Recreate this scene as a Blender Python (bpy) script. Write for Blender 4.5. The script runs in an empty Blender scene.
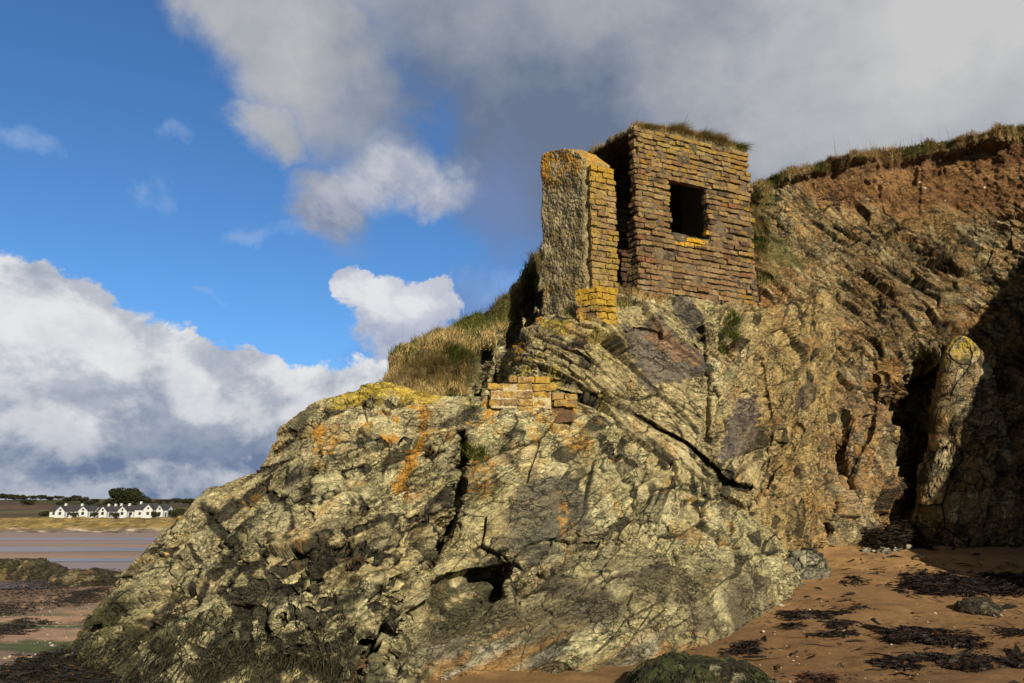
import bpy, math, random
import numpy as np
from mathutils import Vector, Matrix

random.seed(7)
rng = np.random.default_rng(7)
scene = bpy.context.scene
COL = scene.collection

# ------------------------------------------------------------------ camera
W, H = 1024, 683
FPX = 796.0
CAM = np.array([0.0, 0.0, 1.3])
HORIZON = 518.0
PITCH = math.atan((HORIZON - H / 2) / FPX)
cp, sp = math.cos(PITCH), math.sin(PITCH)

cam_data = bpy.data.cameras.new('camera')
cam = bpy.data.objects.new('camera', cam_data)
COL.objects.link(cam)
cam.location = CAM
cam.rotation_euler = (math.pi / 2 + PITCH, 0, 0)
cam_data.sensor_width = 36.0
cam_data.lens = 36.0 * FPX / W
cam_data.clip_start = 0.05
cam_data.clip_end = 9000
scene.camera = cam


def unproj(px, py, D):
    """world point seen at pixel px, py at forward distance D (metres along world Y)"""
    px = np.asarray(px, float); py = np.asarray(py, float); D = np.asarray(D, float)
    a = (px - W / 2) / FPX
    b = (H / 2 - py) / FPX
    dy = cp - b * sp
    dz = sp + b * cp
    t = D / dy
    return np.stack(np.broadcast_arrays(a * t, D, CAM[2] + dz * t), -1)


def project(P):
    P = np.asarray(P, float) - CAM
    f = P[..., 1] * cp + P[..., 2] * sp
    u = -P[..., 1] * sp + P[..., 2] * cp
    return W / 2 + FPX * P[..., 0] / f, H / 2 - FPX * u / f


# ------------------------------------------------------------------ noise
_prm = np.random.default_rng(11).permutation(256).astype(np.int32)
PERM = np.concatenate([_prm, _prm, _prm])
_g = np.random.default_rng(12).normal(size=(256, 3))
GRAD = (_g / np.linalg.norm(_g, axis=1)[:, None]).astype(np.float32)
RND = np.random.default_rng(13).random((256, 6)).astype(np.float32)


def hidx(ix, iy, iz):
    return PERM[PERM[PERM[ix & 255] + (iy & 255)] + (iz & 255)]


from concurrent.futures import ThreadPoolExecutor
POOL = ThreadPoolExecutor(4)


def chunked(fn, P, seed, size=12000):
    """run a noise over blocks of points on all cores"""
    P = np.asarray(P, np.float32)
    if len(P) <= size: return fn(P, seed)
    res = list(POOL.map(lambda a: fn(P[a:a + size], seed), range(0, len(P), size)))
    if isinstance(res[0], tuple): return tuple(np.concatenate(r) for r in zip(*res))
    return np.concatenate(res)


def perlin(P, seed=0): return chunked(perlin_, P, seed)
def worley(P, seed=0): return chunked(worley_, P, seed)


def perlin_(P, seed=0):
    P = np.asarray(P, np.float32) + np.float32(seed * 17.31)
    F = np.floor(P); I = F.astype(np.int32); f = P - F
    w = f * f * f * (f * (f * 6 - 15) + 10)
    out = np.zeros(len(P), np.float32)
    for dx in (0, 1):
        wx = w[:, 0] if dx else 1 - w[:, 0]
        for dy in (0, 1):
            wy = wx * (w[:, 1] if dy else 1 - w[:, 1])
            for dz in (0, 1):
                g = GRAD[hidx(I[:, 0] + dx, I[:, 1] + dy, I[:, 2] + dz)]
                d = g[:, 0] * (f[:, 0] - dx) + g[:, 1] * (f[:, 1] - dy) + g[:, 2] * (f[:, 2] - dz)
                out += d * wy * (w[:, 2] if dz else 1 - w[:, 2])
    return out * 1.6


def fbm(P, octaves=4, seed=0, gain=0.5, lac=2.03):
    P = np.asarray(P, np.float32)
    out = np.zeros(len(P), np.float32); a = 1.0; s = 1.0
    for o in range(octaves):
        out += a * perlin(P * np.float32(s), seed + o * 3.7)
        a *= gain; s *= lac
    return out


def worley_(P, seed=0):
    """distances to the two nearest cell points, offset to the nearest, six random numbers of its cell"""
    P = np.asarray(P, np.float32) + np.float32(seed * 31.7)
    F = np.floor(P); I = F.astype(np.int32); f = P - F
    n = len(P)
    d1 = np.full(n, 9.0, np.float32); d2 = np.full(n, 9.0, np.float32)
    vec = np.zeros((n, 3), np.float32); cid = np.zeros(n, np.int32)
    for dx in (-1, 0, 1):
        for dy in (-1, 0, 1):
            for dz in (-1, 0, 1):
                h = hidx(I[:, 0] + dx, I[:, 1] + dy, I[:, 2] + dz)
                r = RND[h]
                v = f - (r[:, :3] * 0.9 + 0.05 + np.array([dx, dy, dz], np.float32))
                d = np.einsum('ij,ij->i', v, v)
                m = d < d1
                d2 = np.where(m, d1, np.minimum(d2, d))
                d1 = np.where(m, d, d1)
                vec[m] = v[m]; cid[m] = h[m]
    return np.sqrt(d1), np.sqrt(d2), vec, RND[PERM[cid + 5]]


def smooth(a, b, x):
    t = np.clip((x - a) / (b - a), 0, 1)
    return t * t * (3 - 2 * t)


def mixc(c, d, t):
    t = np.asarray(t, np.float32)
    if t.ndim: t = t[:, None]
    return c * (1 - t) + np.asarray(d, np.float32) * t


def polydist(px, py, pts):
    """distance in picture pixels from a list of points to a polyline, and the position along it"""
    best = np.full(px.shape, 1e9); along = np.zeros(px.shape)
    n = len(pts) - 1
    for k in range(n):
        (x0, y0), (x1, y1) = pts[k], pts[k + 1]
        ex, ey = x1 - x0, y1 - y0
        t = np.clip(((px - x0) * ex + (py - y0) * ey) / (ex * ex + ey * ey + 1e-9), 0, 1)
        d = np.hypot(px - x0 - t * ex, py - y0 - t * ey)
        m = d < best
        best = np.where(m, d, best); along = np.where(m, (k + t) / n, along)
    return best, along


def inpoly(px, py, poly):
    inside = np.zeros(px.shape, bool)
    n = len(poly)
    for i in range(n):
        x0, y0 = poly[i]; x1, y1 = poly[(i + 1) % n]
        c = ((y0 > py) != (y1 > py)) & (px < (x1 - x0) * (py - y0) / (y1 - y0 + 1e-12) + x0)
        inside ^= c
    return inside


class Rbf:
    """thin-plate depth surface through (px, py, D) control points"""
    def __init__(self, pts, lam=0.02):
        a = np.array(pts, float)
        self.x = a[:, :2] / 100; n = len(a)
        K = self.k(np.hypot(*(self.x[:, None] - self.x[None]).transpose(2, 0, 1))) + lam * np.eye(n)
        Pm = np.c_[np.ones(n), self.x]
        A = np.block([[K, Pm], [Pm.T, np.zeros((3, 3))]])
        s = np.linalg.solve(A, np.r_[a[:, 2], 0, 0, 0])
        self.w, self.c = s[:n], s[n:]

    @staticmethod
    def k(r):
        return np.where(r > 1e-9, r * r * np.log(np.maximum(r, 1e-9)), 0)

    def __call__(self, px, py):
        px = np.asarray(px, float) / 100; py = np.asarray(py, float) / 100
        out = self.c[0] + self.c[1] * px + self.c[2] * py
        for (x, y), w in zip(self.x, self.w):
            out = out + w * self.k(np.hypot(px - x, py - y))
        return out


# ------------------------------------------------------------------ objects
def mesh_np(name, V, F, mat=None, parent=None, col=None, smooth_shade=True, extra=None):
    """one mesh object from numpy arrays; F is an (n, k) array or a list of such arrays"""
    me = bpy.data.meshes.new(name)
    V = np.asarray(V, np.float32)
    Fs = F if isinstance(F, list) else [F]
    Fs = [np.asarray(f, np.int32) for f in Fs if len(f)]
    me.vertices.add(len(V)); me.vertices.foreach_set('co', V.ravel())
    nl = sum(f.size for f in Fs); npoly = sum(len(f) for f in Fs)
    me.loops.add(nl); me.loops.foreach_set('vertex_index', np.concatenate([f.ravel() for f in Fs]))
    me.polygons.add(npoly)
    tot = np.concatenate([np.full(len(f), f.shape[1], np.int32) for f in Fs])
    st = np.concatenate([[0], np.cumsum(tot)[:-1]]).astype(np.int32)
    me.polygons.foreach_set('loop_start', st)
    me.polygons.foreach_set('loop_total', tot)
    me.polygons.foreach_set('use_smooth', np.full(npoly, smooth_shade, bool))
    me.update(calc_edges=True)
    me.validate()
    if col is not None:
        c = np.ones((len(V), 4), np.float32); c[:, :3] = col
        at = me.color_attributes.new('Col', 'FLOAT_COLOR', 'POINT')
        at.data.foreach_set('color', c.ravel())
    for k, v in (extra or {}).items():
        at = me.attributes.new(k, 'FLOAT', 'POINT')
        at.data.foreach_set('value', np.asarray(v, np.float32))
    o = bpy.data.objects.new(name, me)
    COL.objects.link(o)
    if mat is not None: me.materials.append(mat)
    if parent is not None: o.parent = parent
    return o


def tag(o, label=None, cat=None, group=None, kind=None):
    if label: o['label'] = label
    if cat: o['category'] = cat
    if group: o['group'] = group
    if kind: o['kind'] = kind
    return o


def empty(name, loc=(0, 0, 0), rz=0.0):
    o = bpy.data.objects.new(name, None)
    COL.objects.link(o)
    o.location = loc; o.rotation_euler = (0, 0, rz)
    o.empty_display_size = 0.2
    return o


def grid_faces(nr, nc):
    i = np.arange(nr * nc).reshape(nr, nc)
    return np.stack([i[:-1, :-1], i[:-1, 1:], i[1:, 1:], i[1:, :-1]], -1).reshape(-1, 4)


def grid_normals(P):
    """normals of an (r, c, 3) grid of points"""
    du = np.gradient(P, axis=1); dv = np.gradient(P, axis=0)
    n = np.cross(du, dv)
    return n / (np.linalg.norm(n, axis=-1, keepdims=True) + 1e-9)


def rotz(a):
    c, s = math.cos(a), math.sin(a)
    return np.array([[c, -s, 0], [s, c, 0], [0, 0, 1.0]])


def strata(angle_deg, yaw=0.0):
    """frame whose first axis runs along the bedding (angle up from the picture's horizontal)"""
    a = math.radians(angle_deg)
    R = np.array([[math.cos(a), 0, math.sin(a)], [0, 1, 0], [-math.sin(a), 0, math.cos(a)]])
    return R @ rotz(-math.radians(yaw))


# ------------------------------------------------------------------ materials
def new_mat(name):
    m = bpy.data.materials.new(name); m.use_nodes = True
    nt = m.node_tree; nt.nodes.clear()
    out = nt.nodes.new('ShaderNodeOutputMaterial')
    b = nt.nodes.new('ShaderNodeBsdfPrincipled')
    nt.links.new(b.outputs[0], out.inputs[0])
    return m, nt, b


class NB:
    """small node-building helper"""
    def __init__(self, nt): self.nt = nt
    def n(self, t, **kw):
        nd = self.nt.nodes.new(t)
        for k, v in kw.items(): setattr(nd, k, v)
        return nd
    def put(self, sock, v):
        if v is None: return
        if hasattr(v, 'is_linked') or hasattr(v, 'links'): self.nt.links.new(v, sock)
        else: sock.default_value = v
    def m(self, op, a, b=None, c=None, clamp=False):
        nd = self.n('ShaderNodeMath', operation=op, use_clamp=clamp)
        for i, v in enumerate((a, b, c)): self.put(nd.inputs[i], v)
        return nd.outputs[0]
    def v(self, op, a, b=None):
        nd = self.n('ShaderNodeVectorMath', operation=op)
        self.put(nd.inputs[0], a); self.put(nd.inputs[1], b)
        return nd.outputs[1] if op in ('LENGTH', 'DOT_PRODUCT') else nd.outputs[0]
    def scale(self, a, s):
        nd = self.n('ShaderNodeVectorMath', operation='SCALE')
        self.put(nd.inputs[0], a); self.put(nd.inputs['Scale'], s)
        return nd.outputs[0]
    def rng(self, x, a, b, lo=0.0, hi=1.0, smoothstep=True):
        nd = self.n('ShaderNodeMapRange', interpolation_type='SMOOTHSTEP' if smoothstep else 'LINEAR')
        for k, v in zip(('Value', 'From Min', 'From Max', 'To Min', 'To Max'), (x, a, b, lo, hi)): self.put(nd.inputs[k], v)
        return nd.outputs[0]
    def noise(self, vec, scale, detail=4, rough=0.55, dist=0.0):
        nd = self.n('ShaderNodeTexNoise')
        self.put(nd.inputs['Vector'], vec)
        for k, v in (('Scale', scale), ('Detail', detail), ('Roughness', rough), ('Distortion', dist)): nd.inputs[k].default_value = v
        return nd.outputs[0]
    def mix(self, t, a, b, mode='MIX'):
        nd = self.n('ShaderNodeMix', data_type='RGBA', blend_type=mode)
        self.put(nd.inputs[0], t)
        for i, v in ((6, a), (7, b)):
            self.put(nd.inputs[i], tuple(v) + (1,) if isinstance(v, (tuple, list)) and len(v) == 3 else v)
        return nd.outputs[2]


def attr_material(name, rough=0.85, var=((30, 0.5), (140, 0.4)), bump=((60, 0.006), (220, 0.002)), spec=0.25, streak=None):
    """the object's own painted-on albedo varied by fine noise, with a fine bump"""
    m, nt, b = new_mat(name); q = NB(nt)
    a = q.n('ShaderNodeAttribute', attribute_name='Col').outputs[0]
    tc = q.n('ShaderNodeTexCoord').outputs['Object']
    tc0 = tc; hts = []; f = None; var = [(s, amt, tc) for s, amt in var]; bump = [(s, h, tc) for s, h in bump]
    if streak is not None:                                  # fine lamination along the bedding
        mp = q.n('ShaderNodeMapping'); mp.inputs['Rotation'].default_value = (0, math.radians(streak), 0); mp.inputs['Scale'].default_value = (0.22, 0.7, 1.7)
        mp0 = q.n('ShaderNodeVectorMath', operation='ADD'); wn = q.n('ShaderNodeTexNoise'); wn.inputs['Scale'].default_value = 3.0; nt.links.new(tc, wn.inputs['Vector'])
        nt.links.new(tc, mp0.inputs[0]); nt.links.new(q.scale(wn.outputs[1], 0.12), mp0.inputs[1]); nt.links.new(mp0.outputs[0], mp.inputs['Vector'])
        var += [(24, 0.38, mp.outputs[0])]; bump += [(22, 0.013, mp.outputs[0]), (60, 0.009, mp.outputs[0])]
    for s, amt, tc in var:
        x = q.rng(q.noise(tc, s, 5, 0.65), 0.3, 0.7, 1 - amt, 1 + amt, False)
        f = x if f is None else q.m('MULTIPLY', f, x)
    if streak is not None:                                  # hairline cracks
        mp2 = q.n('ShaderNodeMapping'); mp2.inputs['Rotation'].default_value = (0, math.radians(streak), 0); mp2.inputs['Scale'].default_value = (0.38, 0.9, 1.8)
        mp3 = q.n('ShaderNodeVectorMath', operation='ADD'); wn2 = q.n('ShaderNodeTexNoise'); wn2.inputs['Scale'].default_value = 11.0; wn2.inputs['Detail'].default_value = 4.0
        nt.links.new(tc0, wn2.inputs['Vector']); nt.links.new(tc0, mp3.inputs[0]); nt.links.new(q.scale(wn2.outputs[1], 0.14), mp3.inputs[1]); nt.links.new(mp3.outputs[0], mp2.inputs['Vector'])
        for vs_, wd in ((8.0, 0.05), (19.0, 0.075)):
            vo = q.n('ShaderNodeTexVoronoi', feature='DISTANCE_TO_EDGE'); vo.inputs['Scale'].default_value = vs_; nt.links.new(mp2.outputs[0], vo.inputs['Vector'])
            gate = q.rng(q.noise(tc0, 2.6 + vs_ * 0.05, 3, 0.5), 0.45, 0.60)
            cr = q.m('MULTIPLY', q.rng(vo.outputs['Distance'], wd, wd * 0.25), gate)
            f = q.m('MULTIPLY', f, q.m('SUBTRACT', 1.0, q.m('MULTIPLY', cr, 0.64)))
            hts.append((q.m('SUBTRACT', 1.0, cr), 0.25 / vs_))
    if f is not None:
        cc = q.n('ShaderNodeCombineXYZ')
        for i in range(3): nt.links.new(f, cc.inputs[i])
        a = q.mix(1.0, a, cc.outputs[0], 'MULTIPLY')
    q.put(b.inputs['Base Color'], a)
    b.inputs['Roughness'].default_value = rough
    b.inputs['Specular IOR Level'].default_value = spec
    prev = None
    for s, h, tc in bump:
        nd = q.n('ShaderNodeBump'); nd.inputs['Strength'].default_value = 1.0; nd.inputs['Distance'].default_value = h
        q.put(nd.inputs['Height'], q.noise(tc, s, 5, 0.6))
        if prev is not None: nt.links.new(prev, nd.inputs['Normal'])
        prev = nd.outputs[0]
    for hsock, h in hts:
        nd = q.n('ShaderNodeBump'); nd.inputs['Strength'].default_value = 1.0; nd.inputs['Distance'].default_value = h
        nt.links.new(hsock, nd.inputs['Height']); nt.links.new(prev, nd.inputs['Normal']); prev = nd.outputs[0]
    if prev is not None: nt.links.new(prev, b.inputs['Normal'])
    return m


def plain_material(name, col, rough=0.7, var=0.15, scale=8, bump=0.0, spec=0.3):
    m, nt, b = new_mat(name); q = NB(nt)
    tc = q.n('ShaderNodeTexCoord').outputs['Object']
    nz = q.rng(q.noise(tc, scale, 5, 0.6), 0.3, 0.7, 0, 1, False)
    lo = tuple(c * (1 - var) for c in col); hi = tuple(min(1, c * (1 + var)) for c in col)
    q.put(b.inputs['Base Color'], q.mix(nz, lo, hi))
    b.inputs['Roughness'].default_value = rough
    b.inputs['Specular IOR Level'].default_value = spec
    if bump:
        nd = q.n('ShaderNodeBump'); nd.inputs['Distance'].default_value = bump
        q.put(nd.inputs['Height'], q.noise(tc, scale * 3, 4, 0.6)); nt.links.new(nd.outputs[0], b.inputs['Normal'])
    return m


RK = (0.85, ((16, 0.25), (70, 0.42), (260, 0.42)), ((40, 0.010), (120, 0.008), (350, 0.004)), 0.25)
M_ROCK = attr_material('rock', *RK, streak=32)
M_SLATEROCK = attr_material('slate_rock', *RK, streak=-52)
M_SLABROCK = attr_material('slab_rock', *RK, streak=50)
M_BRICK = attr_material('weathered_brick', 0.9, ((26, 0.30), (80, 0.45), (240, 0.4)), ((50, 0.012), (120, 0.010), (300, 0.004)), 0.2)
M_GRASS = attr_material('grass', 0.75, (), (), 0.15)
def add_translucency(m, amt):
    nt = m.node_tree; out = nt.nodes['Material Output']; b = nt.nodes['Principled BSDF']
    tr = nt.nodes.new('ShaderNodeBsdfTranslucent'); mx = nt.nodes.new('ShaderNodeMixShader'); mx.inputs[0].default_value = amt
    nt.links.new(b.inputs['Base Color'].links[0].from_socket, tr.inputs[0])
    nt.links.new(b.outputs[0], mx.inputs[1]); nt.links.new(tr.outputs[0], mx.inputs[2]); nt.links.new(mx.outputs[0], out.inputs[0])
add_translucency(M_GRASS, 0.35)
M_SOIL = attr_material('soil', 0.95, ((14, 0.3), (80, 0.4)), ((30, 0.02), (160, 0.006)), 0.1)
M_WEED = attr_material('seaweed', 0.55, ((60, 0.3),), ((120, 0.003),), 0.28)
M_FAR = attr_material('far_ground', 0.95, ((0.25, 0.3), (1.5, 0.25)), (), 0.1)

# ------------------------------------------------------------------ rock
def facets(P, R, size, seed, amp, tilt, crack, cw=0.07, warp=0.16):
    """broken-block relief: random height and tilt per cell, a groove along the joints"""
    q = (P @ R.T) / np.array(size)
    q = q + warp * np.stack([perlin(q * 0.9, seed + 50 + k) for k in range(3)], -1)
    d1, d2, vec, r = worley(q, seed)
    h = amp * ((r[:, 0] - 0.5) * 1.6) + tilt * ((r[:, 1] - 0.5) * vec[:, 0] + (r[:, 2] - 0.5) * vec[:, 1] * 0.4 + (r[:, 3] - 0.5) * 2 * vec[:, 2])
    joint = 1 - smooth(0.0, cw, d2 - d1)
    return h - crack * joint, joint, r


def relief(P, R, levels, seed):
    disp = np.zeros(len(P), np.float32); joints = []; cells = []
    shatter = 0.25 + 1.15 * smooth(-0.45, 0.5, fbm(P * 1.15, 3, seed + 77))       # some slabs stay whole, others are splintered
    for k, (size, amp, tilt, crack, cw) in enumerate(levels):
        h, j, r = facets(P, R, size, seed + k * 9, amp, tilt, crack, cw)
        f_ = shatter if 0 < k < 3 and len(levels) > 3 else 1.0
        disp += h * f_; joints.append(j); cells.append(r)
    return disp, joints, cells


ROCK_LEVELS = [((1.25, 0.9, 0.50), 0.06, 0.26, 0.05, 0.022),
               ((0.50, 0.36, 0.13), 0.030, 0.11, 0.030, 0.060),
               ((0.17, 0.14, 0.048), 0.013, 0.042, 0.014, 0.085),
               ((0.055, 0.05, 0.018), 0.0045, 0.013, 0.005, 0.11)]


class Sheet:
    """a rock face: columns across, rows from its foot to its top edge and on back over the top"""
    def __init__(self, px0, px1, step, top, bottom, ctrl, back, nback=14, grooves=(), lam=0.02, bumps=()):
        nc = int((px1 - px0) / step) + 1
        pxs = np.linspace(px0, px1, nc)
        t = np.array(top, float)
        tops = np.interp(pxs, t[:, 0], t[:, 1])
        k = max(3, int(6 / step)); ker = np.ones(k) / k
        tops = np.convolve(np.pad(tops, k, mode='edge'), ker, 'same')[k:-k]
        bt = np.array(bottom, float)
        bots = np.interp(pxs, bt[:, 0], bt[:, 1])
        nr = int((bots - tops).max() / step) + 1
        v = np.linspace(0, 1, nr)[:, None]
        py = bots + (tops - bots) * v
        px = np.broadcast_to(pxs, py.shape).copy()
        D = Rbf(ctrl, lam)(px, py)
        for pts, w, dep in grooves:
            d, al = polydist(px, py, pts)
            ww = w * (0.75 + 0.5 * perlin(np.stack([px.ravel() * 0.03, py.ravel() * 0.03, 0 * px.ravel()], -1), len(pts)).reshape(px.shape))
            D = D + dep * np.exp(-(d / np.maximum(ww, 1)) ** 2)
        for poly, dep, soft in bumps:
            d, _ = polydist(px, py, list(poly) + [poly[0]])
            sd = np.where(inpoly(px, py, poly), d, -d)
            D = D + dep * smooth(-soft, soft, sd)
        P = unproj(px, py, D)
        rows = [P]
        if nback:
            s = np.linspace(0, 1, nback + 1)[1:, None, None]
            b = np.array(back, float)
            dy = np.interp(s[:, 0, 0], b[:, 0], b[:, 1]); dz = np.interp(s[:, 0, 0], b[:, 0], b[:, 2]); dx = np.interp(s[:, 0, 0], b[:, 0], b[:, 3])
            off = np.stack([dx, dy, dz], -1)[:, None, :]
            rows.append(P[-1][None] + off)
        G = np.concatenate(rows, 0)
        px, py = (np.concatenate([a, np.repeat(a[-1:], nback, 0)], 0) for a in (px, py))
        bk_ = np.repeat(np.r_[np.zeros(nr), np.linspace(0, 1, nback)][:, None], nc, 1)
        # share the rows out along the true length of each column, so that steep and receding parts are as finely meshed
        seg = np.linalg.norm(np.diff(G, axis=0), axis=-1)
        w = max(3, int(14 / step)); kr = np.ones(w) / w
        seg = np.apply_along_axis(lambda a: np.convolve(np.pad(a, w, mode='edge'), kr, 'same')[w:-w], 1, seg)
        seg = np.minimum(seg, 0.09)
        cum = np.concatenate([np.zeros((1, nc)), np.cumsum(seg, 0)], 0); cum /= cum[-1]
        uni = np.concatenate([np.linspace(0, 1 - 1e-3, nr), np.linspace(1 - 1e-3, 1, nback + 1)[1:]]) if nback else np.linspace(0, 1, nr)
        cum = 0.75 * cum + 0.25 * uni[:, None]
        nrow2 = int(len(G) * 1.12); tgt = np.linspace(0, 1, nrow2); ii = np.arange(len(G))
        pos = np.stack([np.interp(tgt, cum[:, k], ii) for k in range(nc)], 1)
        i0 = np.minimum(pos.astype(int), len(G) - 2); fr = pos - i0; cc = np.arange(nc)[None, :]
        rs = lambda A: A[i0, cc] * (1 - (fr[..., None] if A.ndim == 3 else fr)) + A[i0 + 1, cc] * (fr[..., None] if A.ndim == 3 else fr)
        G, px, py, bk_ = rs(G), rs(px), rs(py), rs(bk_)
        self.G = G
        self.shape = self.G.shape[:2]
        self.N = grid_normals(self.G).reshape(-1, 3)
        self.P = self.G.reshape(-1, 3)
        self.px, self.py, self.isback = px.ravel(), py.ravel(), bk_.ravel()

    def mesh(self, name, disp, col, mat, parent=None, extra=None, shift=0.0):
        V = self.P + self.N * disp[:, None] + shift
        self.V = V
        return mesh_np(name, V, grid_faces(*self.shape), mat, parent, col, True, extra)


def nz(P, s, seed=0, o=4):
    return fbm(P * s, o, seed)


OLIVE = (0.385, 0.355, 0.200); BUFF = (0.40, 0.342, 0.186); GREYR = (0.18, 0.168, 0.112); DARK = (0.026, 0.024, 0.019)
OCHRE = (0.34, 0.19, 0.07); LICH_O = (0.48, 0.24, 0.025); LICH_Y = (0.46, 0.36, 0.06); PURPLE = (0.115, 0.10, 0.095); PALE = (0.54, 0.50, 0.32)


def rock_colour(P, joints, cells, seed, light=OLIVE, second=BUFF, dark_amt=0.5, ochre_amt=0.25, dark=DARK, R=None, jw=1.0):
    n = len(P)
    Q = P if R is None else P @ R.T * np.array([0.5, 1, 1.9])
    c = np.tile(np.array(light, np.float32), (n, 1))
    c = mixc(c, second, smooth(-0.25, 0.45, nz(P, 1.1, seed + 1)))
    c = mixc(c, PALE, 0.40 * (cells[1][:, 4] > 0.70))
    c = mixc(c, GREYR, 0.6 * (cells[1][:, 5] > 0.84))
    c = mixc(c, OCHRE, ochre_amt * smooth(0.1, 0.6, nz(Q, 2.3, seed + 2)) * (cells[2][:, 4] > 0.25))
    c *= (0.84 + 0.32 * cells[2][:, 5])[:, None]
    c *= (0.80 + 0.4 * cells[3][:, 5])[:, None] if len(cells) > 3 else 1.0
    # black lichen in thin bedding seams and a few whole blocks; joints and flakes darkened too
    blk = (cells[1][:, 3] < 0.055) * smooth(-0.5, 0.1, nz(P, 3.0, seed + 3))
    seam = 1 - smooth(0.012, 0.055, np.abs(nz(Q, 0.8, seed + 4, 6)))
    seam *= smooth(-0.2, 0.2, nz(P, 0.7, seed + 5))
    seam2 = (1 - smooth(0.010, 0.045, np.abs(nz(Q, 2.0, seed + 14, 5)))) * smooth(-0.2, 0.3, nz(P, 1.1, seed + 15))
    flake = smooth(0.38, 0.55, nz(Q, 13.0, seed + 16, 3)) * smooth(-0.3, 0.4, nz(P, 1.4, seed + 17))
    j1 = joints[1] * smooth(-0.45, 0.1, nz(P, 1.6, seed + 8)); j0 = joints[0] * smooth(-0.6, -0.1, nz(P, 1.3, seed + 9))
    j2 = joints[2] * smooth(-0.2, 0.4, nz(P, 2.2, seed + 10))
    dk = np.clip(0.85 * blk + 1.7 * dark_amt * seam + 1.5 * dark_amt * seam2 + 1.1 * dark_amt * flake + jw * (0.95 * j0 + 0.9 * j1 + 0.55 * j2), 0, 0.95)
    return mixc(c, dark, dk)


STEP = 0.68

# ---- the big outcrop in front
oc_top = [(20, 700), (48, 668), (75, 640), (92, 612), (110, 590), (150, 545), (180, 518), (205, 489), (228, 482), (250, 474), (268, 448), (280, 428),
          (296, 410), (318, 398), (345, 389), (380, 384), (420, 390), (450, 398), (480, 402), (520, 400), (550, 393), (575, 401), (600, 413), (640, 437),
          (670, 458), (700, 480), (740, 511), (770, 531), (790, 553), (806, 590)]
oc_ctrl = [(40, 668, 8.0), (60, 655, 8.0), (110, 592, 8.5), (150, 545, 8.6), (215, 487, 8.5), (250, 474, 8.4), (280, 430, 8.2), (310, 402, 8.2), (345, 390, 8.1),
           (390, 386, 8.2), (440, 396, 8.2), (500, 402, 8.1), (550, 394, 8.2), (620, 425, 8.6), (700, 482, 8.9), (740, 512, 9.1), (790, 555, 9.3),
           (150, 620, 7.2), (200, 560, 7.6), (250, 520, 7.5), (300, 460, 7.6), (350, 432, 7.45), (400, 432, 7.5), (450, 432, 7.7),
           (300, 520, 6.9), (380, 520, 6.8), (430, 515, 7.0), (250, 600, 6.3), (330, 600, 6.15), (400, 560, 6.6),
           (80, 690, 6.9), (150, 690, 6.2), (250, 690, 5.7), (350, 690, 5.6), (100, 760, 6.2), (250, 760, 5.2), (400, 760, 5.2), (20, 760, 7.0),
           (490, 450, 7.75), (480, 520, 7.5), (510, 520, 7.45), (470, 570, 7.3), (425, 625, 6.7), (400, 665, 6.1),
           (560, 440, 7.9), (600, 480, 7.85), (560, 510, 7.45), (640, 500, 8.1), (700, 530, 8.3), (630, 525, 7.75), (560, 532, 7.45),
           (520, 600, 6.9), (540, 562, 7.1), (600, 560, 7.2), (680, 558, 7.55), (750, 568, 8.1), (785, 575, 8.6), (795, 610, 8.5),
           (520, 620, 6.5), (600, 620, 6.45), (680, 620, 6.9), (740, 620, 7.5), (460, 660, 6.15), (560, 660, 6.2), (640, 660, 6.45), (700, 645, 6.85),
           (500, 690, 6.35), (600, 690, 6.5), (700, 700, 6.9), (790, 660, 8.0), (806, 760, 7.8), (600, 760, 6.7), (500, 760, 6.6)]
gapA = [(464, 438), (462, 465), (458, 492), (453, 515), (446, 535), (434, 552), (424, 568), (414, 583), (400, 600), (386, 618), (373, 638), (362, 660), (352, 690)]
hollow = [(428, 582), (470, 573), (505, 566), (505, 600), (482, 628), (445, 642), (424, 615)]; hole = [(474, 576), (504, 569), (504, 597), (488, 598)]
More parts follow.
